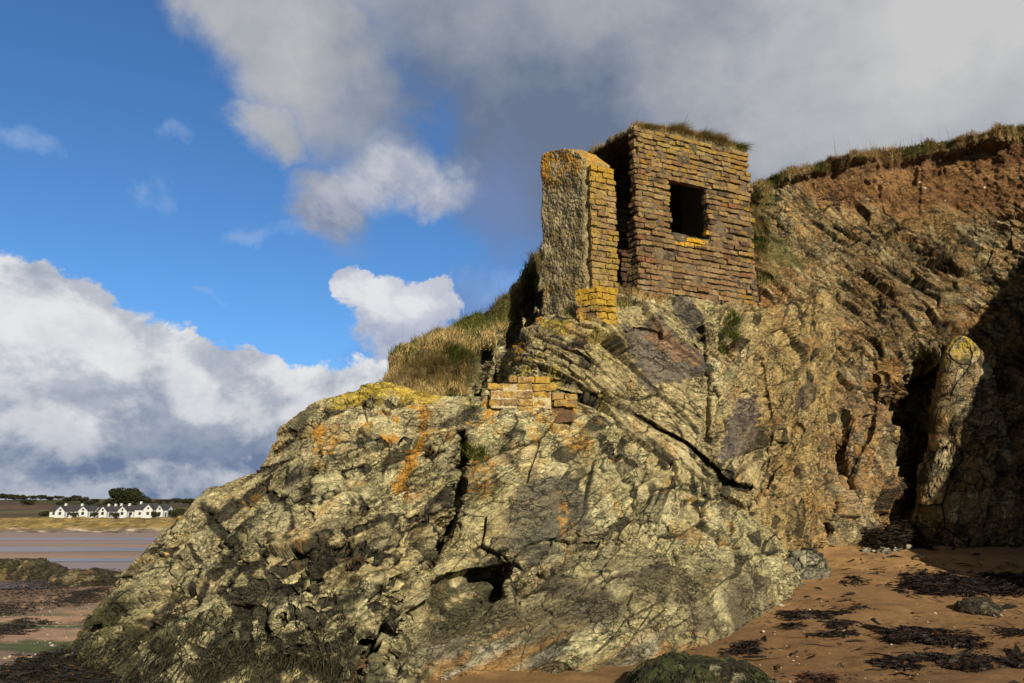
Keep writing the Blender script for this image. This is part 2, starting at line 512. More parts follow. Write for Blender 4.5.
veins_and_shade = [([(177.2, 519.1), (172.3, 527.9)], 4),
         ([(208.4, 513.2), (216.2, 526.9), (231.9, 542.5), (235.8, 554.2), (226.0, 564.0), (214.3, 575.7)], 8),
         ([(235.8, 505.4), (222.1, 515.2), (210.4, 517.1)], 6),
         ([(251.4, 491.7), (241.6, 501.5), (231.9, 509.3)], 4),
         ([(259.2, 544.5), (243.6, 546.4), (235.8, 554.2)], 5),
         ([(153.8, 569.8), (169.4, 570.8), (185.0, 571.8), (200.6, 569.8)], 2),
         ([(169.4, 571.8), (172.3, 587.4), (175.2, 595.2)], 1.3),
         ([(200.6, 571.8), (194.8, 585.5), (187.0, 595.2), (169.4, 605.0), (157.7, 610.9)], 2),
         ([(255.3, 564.0), (241.6, 569.8), (231.9, 581.6), (235.8, 593.3), (247.5, 589.4), (259.2, 581.6)], 7),
         ([(177.2, 564.0), (177.2, 556.2)], 2),
         ([(188.9, 544.5), (194.8, 558.1)], 1.5),
         ([(145.9, 571.8), (128.4, 577.7), (114.7, 577.7)], 1.6),
         ([(222.1, 547.4), (223.1, 553.2)], 5),
         ([(138.1, 554.2), (157.7, 552.3), (177.2, 548.4)], 1.5),
         ([(118.6, 565.9), (142.0, 558.1), (161.6, 544.5)], 1.5),
         ([(235.8, 562.0), (222.1, 569.8), (210.4, 577.6)], 6),
         ([(231.9, 585.4), (235.8, 599.1), (247.5, 618.6), (241.6, 642.0), (231.9, 651.8)], 8),
         ([(231.9, 651.8), (212.3, 649.8), (196.7, 647.9), (185.0, 640.1), (181.1, 618.6), (171.3, 616.6)], 3),
         ([(181.1, 599.1), (161.6, 612.7), (144.0, 620.5), (118.6, 624.5), (89.3, 622.5)], 2.2),
         ([(151.8, 624.5), (138.1, 634.2), (126.4, 642.0), (99.1, 649.8), (75.6, 653.8)], 4),
         ([(183.0, 616.6), (185.0, 610.8), (208.4, 585.4)], 2),
         ([(210.4, 612.7), (200.6, 624.5)], 2),
         ([(220.2, 589.3), (235.8, 604.9)], 6),
         ([(124.5, 604.9), (118.6, 618.6), (110.8, 626.4)], 2.5),
         ([(142.0, 595.2), (130.3, 603.0), (124.5, 614.7)], 2),
         ([(337.7, 446.4), (357.2, 446.4), (376.7, 440.5), (384.5, 438.6)], 4),  # shadow under an overhang, painted dark along its groove
         ([(335.7, 460.1), (345.5, 458.1), (365.0, 450.3)], 3.5),
         ([(251.7, 471.8), (279.1, 464.0), (294.7, 458.1), (304.5, 458.1)], 2.5),
         ([(304.5, 456.2), (318.1, 430.8), (331.8, 421.0)], 1.8),
         ([(320.1, 473.8), (316.2, 485.5), (312.3, 499.1)], 8),
         ([(300.5, 507.0), (318.1, 497.2), (333.8, 493.3), (349.4, 497.2), (353.3, 505.0)], 2.6),
         ([(351.3, 486.4), (361.1, 499.1), (367.0, 508.9)], 2),
         ([(343.5, 471.8), (357.2, 469.8), (367.0, 465.9)], 3),
         ([(267.3, 477.7), (267.3, 489.4), (275.2, 505.0)], 5),
         ([(243.9, 493.3), (259.5, 485.5)], 4),
         ([(288.8, 489.4), (304.5, 477.7)], 3),
         ([(279.1, 505.0), (294.7, 497.2)], 4),
         ([(423.6, 456.2), (439.2, 448.4)], 2),
         ([(271.2, 452.3), (286.9, 440.5), (288.8, 428.8)], 1.3),
         ([(408.0, 438.6), (408.0, 462.0), (406.0, 497.2)], 1.2),
         ([(374.8, 397.6), (396.2, 401.5)], 1.3),
         ([(349.4, 409.3), (365.0, 405.4), (388.4, 411.2)], 1.2),
         ([(310.3, 501.7), (314.2, 519.3), (320.1, 531.0)], 2),
         ([(320.1, 505.6), (327.9, 493.9), (345.5, 493.9), (353.3, 503.7)], 3),
         ([(357.2, 495.9), (367.0, 511.5)], 2.5),
         ([(318.1, 542.7), (325.9, 534.9), (347.4, 533.0), (365.0, 527.1), (384.5, 515.4), (396.2, 519.3)], 5),
         ([(324.0, 548.6), (345.5, 548.6), (365.0, 550.5), (384.5, 556.4), (396.2, 560.3)], 4.5),
         ([(349.4, 568.1), (365.0, 563.2), (384.5, 566.2)], 2),
         ([(271.2, 568.1), (284.9, 564.2), (304.5, 552.5), (316.2, 550.5)], 4.5),
         ([(292.7, 511.5), (292.7, 529.1), (292.7, 546.6)], 4),
         ([(271.2, 540.8), (279.1, 546.6)], 6),
         ([(243.9, 533.0), (259.5, 515.4)], 4),
         ([(240.0, 544.7), (261.5, 544.7), (263.4, 568.1), (277.1, 585.7), (294.7, 589.6), (318.1, 585.7)], 4.5),
         ([(322.0, 599.4), (337.7, 603.3), (357.2, 597.4), (365.0, 595.5)], 4),
         ([(365.0, 595.5), (376.7, 585.7), (388.4, 581.8)], 2.5),
         ([(365.0, 605.2), (384.5, 608.2)], 2),
         ([(318.1, 552.5), (316.2, 572.0), (322.0, 583.8)], 3),
         ([(333.8, 560.3), (322.0, 572.0)], 2),
         ([(306.4, 607.2), (322.0, 615.0), (333.8, 611.1)], 5),
         ([(279.1, 603.3), (304.5, 609.1)], 3),
         ([(398.2, 527.1), (398.2, 556.4)], 2),
         ([(404.1, 517.3), (419.7, 519.3), (435.3, 531.0)], 3),
         ([(259.5, 614.7), (269.3, 638.1), (288.8, 647.9), (318.1, 649.8), (337.7, 644.0), (351.3, 632.3)], 5),
         ([(286.9, 638.1), (304.5, 628.4)], 4),
         ([(306.4, 626.4), (322.0, 642.0)], 1.5),
         ([(322.0, 618.6), (306.4, 628.4)], 4),
         ([(353.3, 634.2), (372.8, 634.2), (396.2, 614.7)], 3),
         ([(245.9, 571.7), (261.5, 583.4), (243.9, 595.2)], 8),
         ([(240.0, 610.8), (255.6, 608.8), (265.4, 624.5)], 8),
         ([(279.1, 614.7), (304.5, 608.8), (318.1, 624.5)], 4),
         ([(327.9, 601.0), (349.4, 601.0)], 5),
         ([(240.0, 657.7), (279.1, 661.6), (318.1, 663.5), (337.7, 669.4)], 8),
         ([(404.1, 634.2), (415.8, 649.8)], 1.5),
         ([(365.0, 653.8), (355.2, 677.2)], 3),
         ([(666.4, 468.4), (685.9, 450.8)], 2.5),
         ([(672.3, 480.1), (674.2, 497.7)], 3.5),
         ([(691.8, 470.3), (697.7, 509.4), (705.5, 525.0)], 2),
         ([(701.6, 478.1), (709.4, 509.4)], 1.8),
         ([(611.7, 528.9), (629.3, 519.1)], 4),
         ([(600.0, 435.2), (611.7, 450.8), (625.4, 458.6), (637.1, 462.5)], 2)]
oc = Sheet(18, 806, STEP, oc_top, [(18, 770), (806, 770)], oc_ctrl, [(0, 0, 0, 0), (0.15, 0.15, 0.02, 0.0), (0.5, 0.8, -0.10, 0.03), (1, 2.0, -0.9, 0.1)], 40,
           grooves=[(gapA, 5.5, 0.55), ([(452, 528), (440, 547), (428, 560)], 10, 0.3), ([(507, 563), (529, 547), (548, 541), (567, 543), (602, 543)], 3.5, 0.10)] + [(v, max(1.3, w * 0.75), 0.02 + 0.005 * w) for v, w in veins_and_shade],
           bumps=[(hollow, 0.30, 5), (hole, 0.45, 5)])
Rl = strata(32, 10)
d, J, C = relief(oc.P, Rl, ROCK_LEVELS, 3)
right_side = smooth(440, 500, oc.px)
# proud blocks with deep dark channels between them, mostly on the left half
_, _, vecc, rc = (None,) * 4
qch = (oc.P @ strata(30, 5).T) / np.array((0.85, 0.6, 0.27))
qch = qch + 0.34 * np.stack([nz(qch, 1.1, 70 + k, 3) for k in range(3)], -1)
e1, e2, vecc, rc = worley(qch, 77)
chan = (1 - smooth(0.01, 0.085, e2 - e1 - 0.11 * nz(oc.P, 2.2, 78))) * (1 - 0.75 * right_side) * smooth(0.0, 0.4, nz(oc.P, 0.9, 79))
d = d - 0.06 * chan + 0.11 * ((rc[:, 1] - 0.5) * vecc[:, 0] + (rc[:, 2] - 0.5) * vecc[:, 2]) * (1 - right_side)
near_top = smooth(16, 2, oc.py - np.interp(oc.px, *np.array(oc_top, float).T))
d = d * (1 - 0.5 * near_top)
low_right = smooth(0, 30, oc.py - np.interp(oc.px, [400, 500, 560, 640, 800], [620, 580, 545, 548, 560])) * smooth(400, 450, oc.px)
calm = (1 - right_side)
d = d * (1 - 0.35 * right_side) * (1 - 0.12 * calm) * (1 - 0.5 * smooth(0, 0.15, oc.isback))
d += 0.03 * nz(oc.P, 0.8, 5, 2) + 0.010 * nz(oc.P @ Rl.T * np.array([0.4, 1, 2.4]), 6.0, 6, 4) + 0.005 * nz(oc.P, 26, 7, 3)
# sheared, streaky lower ledge
Rr = strata(24, 0)
d = d * (1 - 0.55 * low_right) + low_right * (0.022 * nz(oc.P @ Rr.T * np.array([0.5, 1, 3.0]), 4.0, 16, 4) + 0.015 * np.abs(nz(oc.P @ Rr.T * np.array([0.4, 1, 3.0]), 12.0, 17, 3)))
c = rock_colour(oc.P, J, C, 20, dark_amt=0.48 - 0.12 * calm, R=Rl, jw=1.0 - 0.12 * calm)
c = mixc(c, PALE, 0.28 * calm * smooth(-0.2, 0.4, nz(oc.P, 1.9, 29)))
c = mixc(c, DARK, 0.88 * smooth(0.35, 0.8, chan))
vm = np.zeros(len(oc.P)); vw = np.clip(0.85 + 0.8 * nz(oc.P, 5.0, 31, 4), 0.15, 1.7)
for v, w in veins_and_shade:
    dd, _ = polydist(oc.px, oc.py, v)
    ww = w * vw + 0.5
    vm = np.maximum(vm, 1 - smooth(ww * 0.6, ww * 0.95 + 0.4, dd))
c = mixc(c, DARK, 0.9 * vm)  # dark veins, with the painted overhang shadow among them
c = mixc(c, (0.118, 0.106, 0.066), 0.88 * low_right * smooth(-0.6, 0.15, nz(oc.P @ Rr.T * np.array([0.5, 1, 1.6]), 1.7, 33)) * smooth(785, 740, oc.px))
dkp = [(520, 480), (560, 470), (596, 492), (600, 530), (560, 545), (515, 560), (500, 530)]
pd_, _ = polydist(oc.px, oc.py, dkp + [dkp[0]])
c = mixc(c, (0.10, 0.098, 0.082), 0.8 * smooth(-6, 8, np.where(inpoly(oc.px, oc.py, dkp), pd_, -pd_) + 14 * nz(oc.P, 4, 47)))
c = mixc(c, OCHRE, 0.7 * low_right * smooth(615, 655, oc.py) * smooth(0.0, 0.35, nz(oc.P @ Rr.T * np.array([0.3, 1, 3.4]), 2.4, 34)))
c = mixc(c, (0.33, 0.33, 0.26), 0.6 * low_right * smooth(620, 650, oc.py) * smooth(0.05, 0.35, nz(oc.P @ Rr.T * np.array([0.3, 1, 3.4]), 2.8, 44)))
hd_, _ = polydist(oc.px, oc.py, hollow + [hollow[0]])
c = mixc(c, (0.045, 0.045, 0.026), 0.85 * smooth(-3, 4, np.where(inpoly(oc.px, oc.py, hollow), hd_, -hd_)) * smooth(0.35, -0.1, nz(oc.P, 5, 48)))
c = mixc(c, (0.10, 0.085, 0.06), 0.7 * low_right * smooth(0.05, 0.5, nz(oc.P, 1.6, 35)))
toplich = smooth(470, 400, oc.py) * smooth(250, 320, oc.px) * smooth(640, 560, oc.px)
c = mixc(c, LICH_O, 0.85 * toplich * smooth(0.18, 0.5, nz(oc.P, 3.2, 36)) * smooth(-0.3, 0.2, nz(oc.P, 14, 37)))
c = mixc(c, LICH_Y, 0.8 * smooth(415, 388, oc.py) * toplich * smooth(0.0, 0.4, nz(oc.P, 4.5, 38)))
for lp, lw_, lc in (([(425, 390), (423, 410), (424, 436), (412, 466), (392, 486)], 7, LICH_O), ([(330, 397), (350, 391), (372, 388), (400, 389), (432, 400)], 7, LICH_Y), ([(318, 430), (324, 445), (320, 452)], 6, LICH_O), ([(282, 421), (290, 418)], 5, LICH_O), ([(370, 433), (398, 433)], 4, LICH_O)):
    dl, _ = polydist(oc.px, oc.py, lp)
    c = mixc(c, lc, 0.85 * smooth(lw_ * 1.3, lw_ * 0.2, dl + 7 * nz(oc.P, 7, 49, 4)))
c = mixc(c, LICH_O, 0.6 * smooth(0.3, 0.6, nz(oc.P, 2.2, 39)) * smooth(620, 480, oc.py) * smooth(-0.2, 0.3, nz(oc.P, 20, 40)))
zz = oc.P[:, 2]
tide = smooth(0.74, 0.28, zz + 0.25 * nz(oc.P, 1.4, 41)) * smooth(470, 330, oc.px)
c = mixc(c, (0.032, 0.029, 0.016), 0.92 * tide * smooth(-0.35, 0.05, nz(oc.P, 4.5, 42)))
c = mixc(c, (0.11, 0.11, 0.035), 0.35 * tide * smooth(0.1, 0.45, nz(oc.P, 3.0, 43)))
c = mixc(c, (0.14, 0.135, 0.045), 0.45 * smooth(170, 60, oc.px) * smooth(590, 630, oc.py))
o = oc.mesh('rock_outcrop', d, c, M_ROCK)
tag(o, 'large pale olive fractured rock outcrop with dark seams, rising from the sand below the ruin', 'rock outcrop')

# ---- the slab the ruin stands on
sl_top = [(488, 398), (498, 380), (508, 352), (522, 332), (540, 322), (560, 318), (600, 306), (640, 293), (700, 299), (757, 309), (800, 300), (836, 290)]
sl_ctrl = [(486, 400, 11.2), (496, 385, 10.4), (508, 356, 9.8), (505, 395, 9.3), (524, 335, 9.35), (540, 325, 9.3), (575, 330, 9.1), (620, 304, 9.4), (640, 295, 9.55), (700, 301, 9.95), (757, 310, 10.4), (800, 302, 10.9), (836, 295, 11.6),
           (530, 370, 8.95), (560, 380, 8.75), (597, 338, 8.82), (585, 345, 8.8), (620, 345, 9.05), (620, 390, 8.95), (700, 345, 9.5), (700, 390, 9.3), (760, 400, 9.8), (800, 420, 10.3), (836, 420, 11.4), (560, 420, 8.45), (650, 450, 8.75), (700, 480, 9.0),
           (760, 520, 9.45), (790, 550, 9.9), (830, 550, 10.9), (520, 420, 8.5), (500, 500, 8.5), (600, 620, 8.7), (800, 640, 10.0), (836, 640, 10.9), (490, 640, 9.2)]
LONGC = [(556, 388), (600, 402), (625, 412), (645, 423), (664, 433), (686, 443), (709, 466), (737, 488), (750, 488)]
sl = Sheet(486, 836, STEP, sl_top, [(486, 640), (836, 640)], sl_ctrl, [(0, 0, 0, 0), (0.1, 0.25, 0.015, 0), (1, 3.2, 0.12, 0)], 40,
           grooves=[([(700, 330), (707, 380), (706, 440)], 4, 0.16), ([(760, 360), (770, 430), (762, 490)], 5, 0.12), ([(720, 500), (745, 510), (770, 480), (800, 430)], 6, 0.2), ([(615, 335), (640, 330), (690, 345), (700, 352)], 3, 0.08), (LONGC, 3, 0.2)])
Rm = strata(-38, 15)
mixang = smooth(660, 760, sl.px)
d1_, J, C = relief(sl.P, strata(58, -10), ROCK_LEVELS, 61)
d2_, J2, C2 = relief(sl.P, Rm, ROCK_LEVELS, 64)
w_ = (mixang + 0.3 * nz(sl.P, 1.5, 60) > 0.5)
d = np.where(w_, d1_, d2_)
J = [np.where(w_, a, b) for a, b in zip(J, J2)]; C = [np.where(w_[:, None], a, b) for a, b in zip(C, C2)]
d = d * 0.65 * (1 - 0.6 * smooth(0, 0.2, sl.isback)) * (1 - 0.75 * smooth(780, 822, sl.px)) + 0.015 * nz(sl.P @ Rm.T * np.array([0.5, 1, 2.4]), 6, 66) + 0.006 * nz(sl.P, 26, 67, 3)
c = rock_colour(sl.P, J, C, 70, light=(0.39, 0.33, 0.18), dark_amt=0.5, ochre_amt=0.5, R=strata(50, 0))
for poly, col_, a in [([(626, 330), (660, 318), (690, 345), (700, 352), (702, 378), (668, 388), (640, 380), (628, 352)], PURPLE, 0.85),
                      ([(676, 300), (694, 296), (703, 310), (700, 332), (688, 338), (678, 318)], (0.07, 0.065, 0.065), 0.9),
                      ([(716, 440), (740, 402), (756, 398), (762, 430), (744, 456), (722, 460)], PURPLE, 0.85),
                      ([(800, 380), (818, 370), (812, 400), (796, 412)], PURPLE, 0.8),
                      ([(655, 322), (680, 340), (698, 352), (690, 364), (660, 352), (645, 340)], (0.22, 0.13, 0.075), 0.75)]:
    pd, _ = polydist(sl.px, sl.py, list(poly) + [poly[0]])
    sd = np.where(inpoly(sl.px, sl.py, poly), pd, -pd) + 9 * nz(sl.P, 5, 71) + 6 * (C[1][:, 2] - 0.5)
    mk = smooth(-1.5, 1.5, sd)
    c = mixc(c, np.array(col_, np.float32)[None] * (0.7 + 0.6 * C[2][:, 5:6]), a * mk * (1 - 0.7 * J[1]))
    d = d * (1 - 0.25 * mk)
c = mixc(c, LICH_O, 0.9 * smooth(0.1, 0.45, nz(sl.P, 3.5, 73)) * smooth(380, 320, sl.py + 0.6 * (sl.px - 540)) * smooth(-0.3, 0.1, nz(sl.P, 14, 74)))
c = mixc(c, LICH_Y, 0.6 * smooth(0.1, 0.5, nz(sl.P, 3.0, 75)) * smooth(640, 560, sl.px))
dl, _ = polydist(sl.px, sl.py, LONGC)
c = mixc(c, DARK, 0.9 * smooth(5, 2, dl + 2.5 * nz(sl.P, 6, 55)))  # shadow line along the shelf's long crack, painted dark
c = mixc(c, c * np.array((0.80, 0.70, 0.57), np.float32), smooth(715, 790, sl.px + 25 * nz(sl.P, 1.5, 76)))
o = sl.mesh('cliff', d, c, M_SLABROCK)
tag(o, 'olive and purple-grey rock shelf of the cliff, carrying the brick ruin', kind='structure')

# ---- the cliff to the right, with its band of red-brown soil and its turf lip
cl_top = [(690, 205), (740, 190), (755, 186), (775, 178), (800, 173), (823, 164), (865, 155), (907, 151), (934, 147), (962, 141), (998, 133), (1024, 126), (1160, 96)]
cl_ctrl = [(690, 210, 13.2), (755, 190, 12.8), (800, 178, 12.7), (870, 160, 12.8), (960, 145, 12.6), (1024, 130, 12.3), (1160, 100, 11.4),
           (690, 320, 12.3), (755, 300, 11.7), (800, 215, 12.75), (870, 205, 12.85), (960, 195, 12.7), (1024, 180, 12.3), (1160, 160, 11.2),
           (800, 260, 12.3), (870, 260, 12.4), (960, 250, 12.4), (1024, 250, 12.1), (1160, 250, 11),
           (800, 340, 11.6), (870, 350, 11.7), (930, 350, 11.9), (1040, 340, 11.7), (800, 450, 10.9), (870, 450, 11.2), (940, 450, 11.9),
           (850, 553, 10.75), (880, 545, 10.95), (905, 540, 11.4), (940, 540, 11.9), (1024, 548, 11.5), (1160, 560, 10.4),
           (870, 490, 10.9), (895, 470, 11.15), (830, 500, 10.75), (800, 553, 10.5), (740, 553, 10.6), (800, 640, 10.2), (880, 640, 10.4), (1000, 640, 11), (1160, 640, 10), (700, 640, 10.8)]
cl = Sheet(690, 1150, STEP, cl_top, [(690, 620), (1150, 620)], cl_ctrl, [(0, 0, 0, 0), (0.08, 0.4, 0.05, 0), (1, 7.0, 0.7, 0)], 50,
           grooves=[([(925, 380), (908, 410), (918, 450), (920, 500), (908, 545)], 24, 1.5), ([(845, 420), (838, 460), (850, 490)], 8, 0.3), ([(880, 380), (868, 430), (845, 490), (828, 530)], 5, 0.18), ([(790, 450), (810, 480), (800, 520)], 5, 0.2)])
soil_line = np.interp(cl.px, [690, 760, 800, 835, 870, 920, 960, 1024, 1150], [186, 190, 190, 197, 206, 211, 214, 207, 195]) + 7 * nz(cl.P, 1.4, 80)
soil = smooth(16, -14, cl.py - soil_line + 16 * nz(cl.P, 3.2, 180)) * smooth(770, 830, cl.px + 30 * nz(cl.P, 1.6, 181))
topln = np.interp(cl.px, *np.array(cl_top, float).T)
lipd = 11 + 9 * nz(cl.P * np.array([1, 1, 0.2]), 1.5, 81)
lip = smooth(2.5, -2.5, cl.py - topln - lipd)          # the turf that overhangs the soil
up = smooth(470, 330, cl.py + 0.15 * (cl.px - 800))
wsel = up + 0.35 * nz(cl.P, 1.0, 82) > 0.5
LV3 = [((0.75, 0.7, 0.36), 0.05, 0.20, 0.05, 0.03), ((0.24, 0.24, 0.10), 0.028, 0.085, 0.026, 0.08), ((0.085, 0.09, 0.036), 0.014, 0.036, 0.013, 0.11), ((0.05, 0.05, 0.02), 0.006, 0.014, 0.005, 0.12)]
dA, JA, CA = relief(cl.P, strata(-52, 15), LV3, 91)
dB, JB, CB = relief(cl.P, strata(64, -10), LV3, 94)
d = np.where(wsel, dA, dB); J = [np.where(wsel, a, b) for a, b in zip(JA, JB)]; C = [np.where(wsel[:, None], a, b) for a, b in zip(CA, CB)]
d = d * (1 - 0.82 * soil) * (1 - 0.9 * smooth(0, 0.1, cl.isback)) + 0.12 * nz(cl.P, 0.7, 84) + 0.02 * nz(cl.P @ strata(-52, 15).T * np.array([0.4, 1, 2.4]), 5, 85) + 0.007 * nz(cl.P, 24, 86, 3)
d += soil * (0.08 * nz(cl.P * np.array([1, 1, 0.6]), 2.2, 87) + 0.025 * nz(cl.P, 9, 187, 4)) - 0.06 * soil * smooth(0.35, 0.5, nz(cl.P * np.array([1, 1, 0.35]), 1.8, 88))
over_ = lip * np.clip(0.24 + 0.38 * nz(cl.P * np.array([1, 1, 0.1]), 1.6, 89), 0.0, 0.6)
d = d * (1 - 0.7 * lip)
c = rock_colour(cl.P, J, C, 100, light=(0.35, 0.245, 0.115), second=(0.36, 0.215, 0.09), dark_amt=0.55, ochre_amt=0.55, R=strata(-52, 15))
greyp = smooth(0.0, 0.4, nz(cl.P @ strata(-52, 15).T * np.array([0.4, 1, 1.3]), 1.2, 101))
c = mixc(c, (0.17, 0.14, 0.09), 0.35 * greyp * (1 - soil))
c = mixc(c, (0.37, 0.29, 0.15), 0.5 * smooth(870, 770, cl.px) * smooth(-0.2, 0.4, nz(cl.P, 1.3, 102)))
c = mixc(c, (0.30, 0.27, 0.18), 0.5 * smooth(440, 500, cl.py) * smooth(-0.3, 0.4, nz(cl.P, 1.3, 103)))
sc_ = mixc(np.tile(np.array((0.155, 0.078, 0.034), np.float32), (len(c), 1)), (0.25, 0.142, 0.06), smooth(-0.3, 0.5, nz(cl.P * np.array([.4, 1, 1.6]), 1.6, 104)))
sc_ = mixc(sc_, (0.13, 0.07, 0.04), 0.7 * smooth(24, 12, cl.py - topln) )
sc_ = mixc(sc_, (0.55, 0.5, 0.42), 1.0 * (worley(cl.P * 5.0, 105)[0] < 0.085))
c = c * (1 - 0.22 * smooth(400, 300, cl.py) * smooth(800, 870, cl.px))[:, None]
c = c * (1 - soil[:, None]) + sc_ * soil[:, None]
turf = mixc(np.tile(np.array((0.24, 0.175, 0.085), np.float32), (len(c), 1)), (0.11, 0.11, 0.035), smooth(0.1, 0.6, nz(cl.P, 1.4, 106)))
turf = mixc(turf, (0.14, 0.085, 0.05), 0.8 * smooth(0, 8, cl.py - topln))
gsel = np.maximum(lip, smooth(0, 0.02, cl.isback))
c = c * (1 - gsel[:, None]) + turf * gsel[:, None]
c = mixc(c, (0.11, 0.115, 0.035), 0.75 * smooth(0.25, 0.5, nz(cl.P, 1.5, 107)) * smooth(860, 780, cl.px) * smooth(380, 300, cl.py))
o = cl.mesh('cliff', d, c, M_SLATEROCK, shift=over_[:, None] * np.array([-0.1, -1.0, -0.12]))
tag(o, 'tall brown cliff of steep slate under a band of bare red-brown soil and overhanging turf', kind='structure')

# ---- headland just out of the frame on the right: its shadow falls over the foot of the cliff
SUN_AZ, SUN_EL = 24.0, 24.0      # degrees right of straight behind the camera, height
SUN_V = np.array([math.sin(math.radians(SUN_AZ)) * math.cos(math.radians(SUN_EL)), -math.cos(math.radians(SUN_AZ)) * math.cos(math.radians(SUN_EL)), math.sin(math.radians(SUN_EL))])


def headland():
    nu, nv = 110, 120
    YC = 8.2
    # the outline of its sunward end, from where the edge of its shadow lies on the cliff, the stack and the sand
    rim = []
    for px_, py_, D_ in ((1075, 205, 12.1), (1024, 262, 12.1), (962, 335, 11.9), (988, 420, 10.4), (958, 480, 10.4), (918, 535, 10.5), (902, 549, 10.9), (950, 573, 9.9), (1005, 590, 9.3)):
        Q = unproj(px_, py_, D_); t_ = (YC - Q[1]) / SUN_V[1]; rim.append(Q + SUN_V * t_)
    rim = np.array(rim); rim = rim[np.argsort(rim[:, 2])]
    print('headland rim', rim.round(2).tolist())
    u = np.linspace(0, 1, nu)[None, :]; v = np.linspace(0, 1, nv)[:, None]
    z = -0.5 + (rim[-1, 2] + 2.0) * v + 0 * u
    edge = np.interp(z, np.r_[-0.5, rim[:, 2], rim[-1, 2] + 2.0], np.r_[rim[0, 0] - 0.1, rim[:, 0], rim[-1, 0] + 3.0])
    y = YC - 11 * u + 0 * v                                   # runs back past the camera, well to its right
    x = edge - 0.45 * smooth(2.6, 1.2, z) + 11 * u * 0.75
    G = np.stack([x, y, z], -1)
    N = grid_normals(G).reshape(-1, 3); N *= -np.sign((N @ np.array([1, -0.2, 0]))[:, None])
    P = G.reshape(-1, 3)
    dd, JJ, CC = relief(P, strata(64, 40), ROCK_LEVELS, 120)
    dd = dd * 0.5 + 0.06 * nz(P, 0.9, 121)
    cc = rock_colour(P, JJ, CC, 122, light=(0.29, 0.215, 0.115), second=(0.33, 0.2, 0.09))
    V = (P + N * dd[:, None]).reshape(nv, nu, 3)
    # close it: an end wall facing the cliff and a back
    back = V.copy(); back[..., 0] = back[..., 0] + 7; back[..., 1] += 0.6
    ring = np.concatenate([back[:, :1], V, back[:, -1:]], 1)
    ring = np.concatenate([ring, np.stack([ring[-1, :, 0] + 6, ring[-1, :, 1], ring[-1, :, 2] + 0.1], -1)[None]], 0)
    ccg = cc.reshape(nv, nu, 3); ccg = np.concatenate([ccg[:, :1], ccg, ccg[:, -1:]], 1); ccg = np.concatenate([ccg, ccg[-1:]], 0)
    o = mesh_np('headland', ring.reshape(-1, 3), grid_faces(nv + 1, nu + 2), M_ROCK, None, ccg.reshape(-1, 3))
    tag(o, 'brown rock headland beside the beach, its shadow on the cliff foot', kind='structure')
headland()


# ---- freestanding rocks: closed lumps
def lump(name, centre, radii, seed, col_fn, levels, amp=1.0, n=170, squash=0.0, yaw=0.0, tilt=30, mat=M_ROCK, profile=None, parent=None):
    th = np.linspace(0, 2 * np.pi, n + 1)[None, :]
    ph = np.linspace(-0.5 * np.pi, 0.5 * np.pi, n // 2)[:, None]
    e = 0.75
    def sg(x, p): return np.sign(x) * np.abs(x) ** p
    x = sg(np.cos(ph), e) * sg(np.cos(th), 0.9); y = sg(np.cos(ph), e) * sg(np.sin(th), 0.9); z = sg(np.sin(ph), e) + 0 * th
    S = np.stack([x, y, z], -1)
    if profile: S = profile(S)
    G = S * np.array(radii)
    Gf = (G.reshape(-1, 3) @ rotz(yaw).T).reshape(G.shape)
    N = S / (np.array(radii)); N = N / (np.linalg.norm(N, axis=-1, keepdims=True) + 1e-9)
    N = (N.reshape(-1, 3) @ rotz(yaw).T)
    P = Gf.reshape(-1, 3) + np.array(centre)
    # sample the seam column from the first one so that the lump closes
    Q = P.reshape(G.shape); Q[:, -1] = Q[:, 0]; P = Q.reshape(-1, 3)
    dd, JJ, CC = relief(P, strata(tilt, 10), levels, seed)
    dd = amp * (dd + 0.05 * nz(P, 1.4, seed + 1)) + 0.005 * nz(P, 26, seed + 2, 3)
    polev = np.cos(ph) ** 0.5 + 0 * th
    dd = dd * polev.ravel()
    cc = col_fn(P, JJ, CC)
    o = mesh_np(name, P + N * dd[:, None] - np.array(centre), grid_faces(*G.shape[:2]), mat, parent, cc)
    o.location = centre
    return o


SMALL_LEVELS = [((0.4, 0.36, 0.2), 0.05, 0.08, 0.025, 0.06), ((0.14, 0.13, 0.06), 0.025, 0.04, 0.012, 0.09)] * 1
SMALL_LEVELS = SMALL_LEVELS + [((0.06, 0.06, 0.025), 0.008, 0.012, 0.004, 0.1)]

def stack_col(P, J, C):
    c = rock_colour(P, J, C, 130, light=(0.27, 0.205, 0.11), second=(0.26, 0.175, 0.085))
    return mixc(c, LICH_Y, 0.9 * smooth(t0_[2] - 0.42, t0_[2] - 0.18, P[:, 2] + 0.12 * nz(P, 4, 131)) * smooth(-0.45, 0.0, nz(P, 7, 132)))
def stack_prof(S):
    z = (S[..., 2] + 1) / 2
    w = np.interp(z, [0, 0.25, 0.5, 0.75, 0.92, 1.0], [1.1, 0.92, 0.66, 0.56, 0.50, 0.36])
    lean = np.interp(z, [0, 0.3, 0.6, 1.0], [0.0, 0.18, 0.36, 0.48])
    S = S.copy(); S[..., 0] = S[..., 0] * w + lean * 1.2; S[..., 1] = S[..., 1] * w + z * 0.6
    return S
b0 = unproj(966, 560, 10.7); t0_ = unproj(972, 336, 11.2)
hz = (t0_[2] - b0[2] + 0.35) / 2
o = lump('rock_stack', (b0[0] + 0.12, 10.9, t0_[2] - hz), (0.80, 0.5, hz), 133, stack_col, LV3, 1.15, 620, tilt=70, profile=stack_prof)
tag(o, 'upright rock stack with yellow lichen on its tip, half in shadow', 'rock')

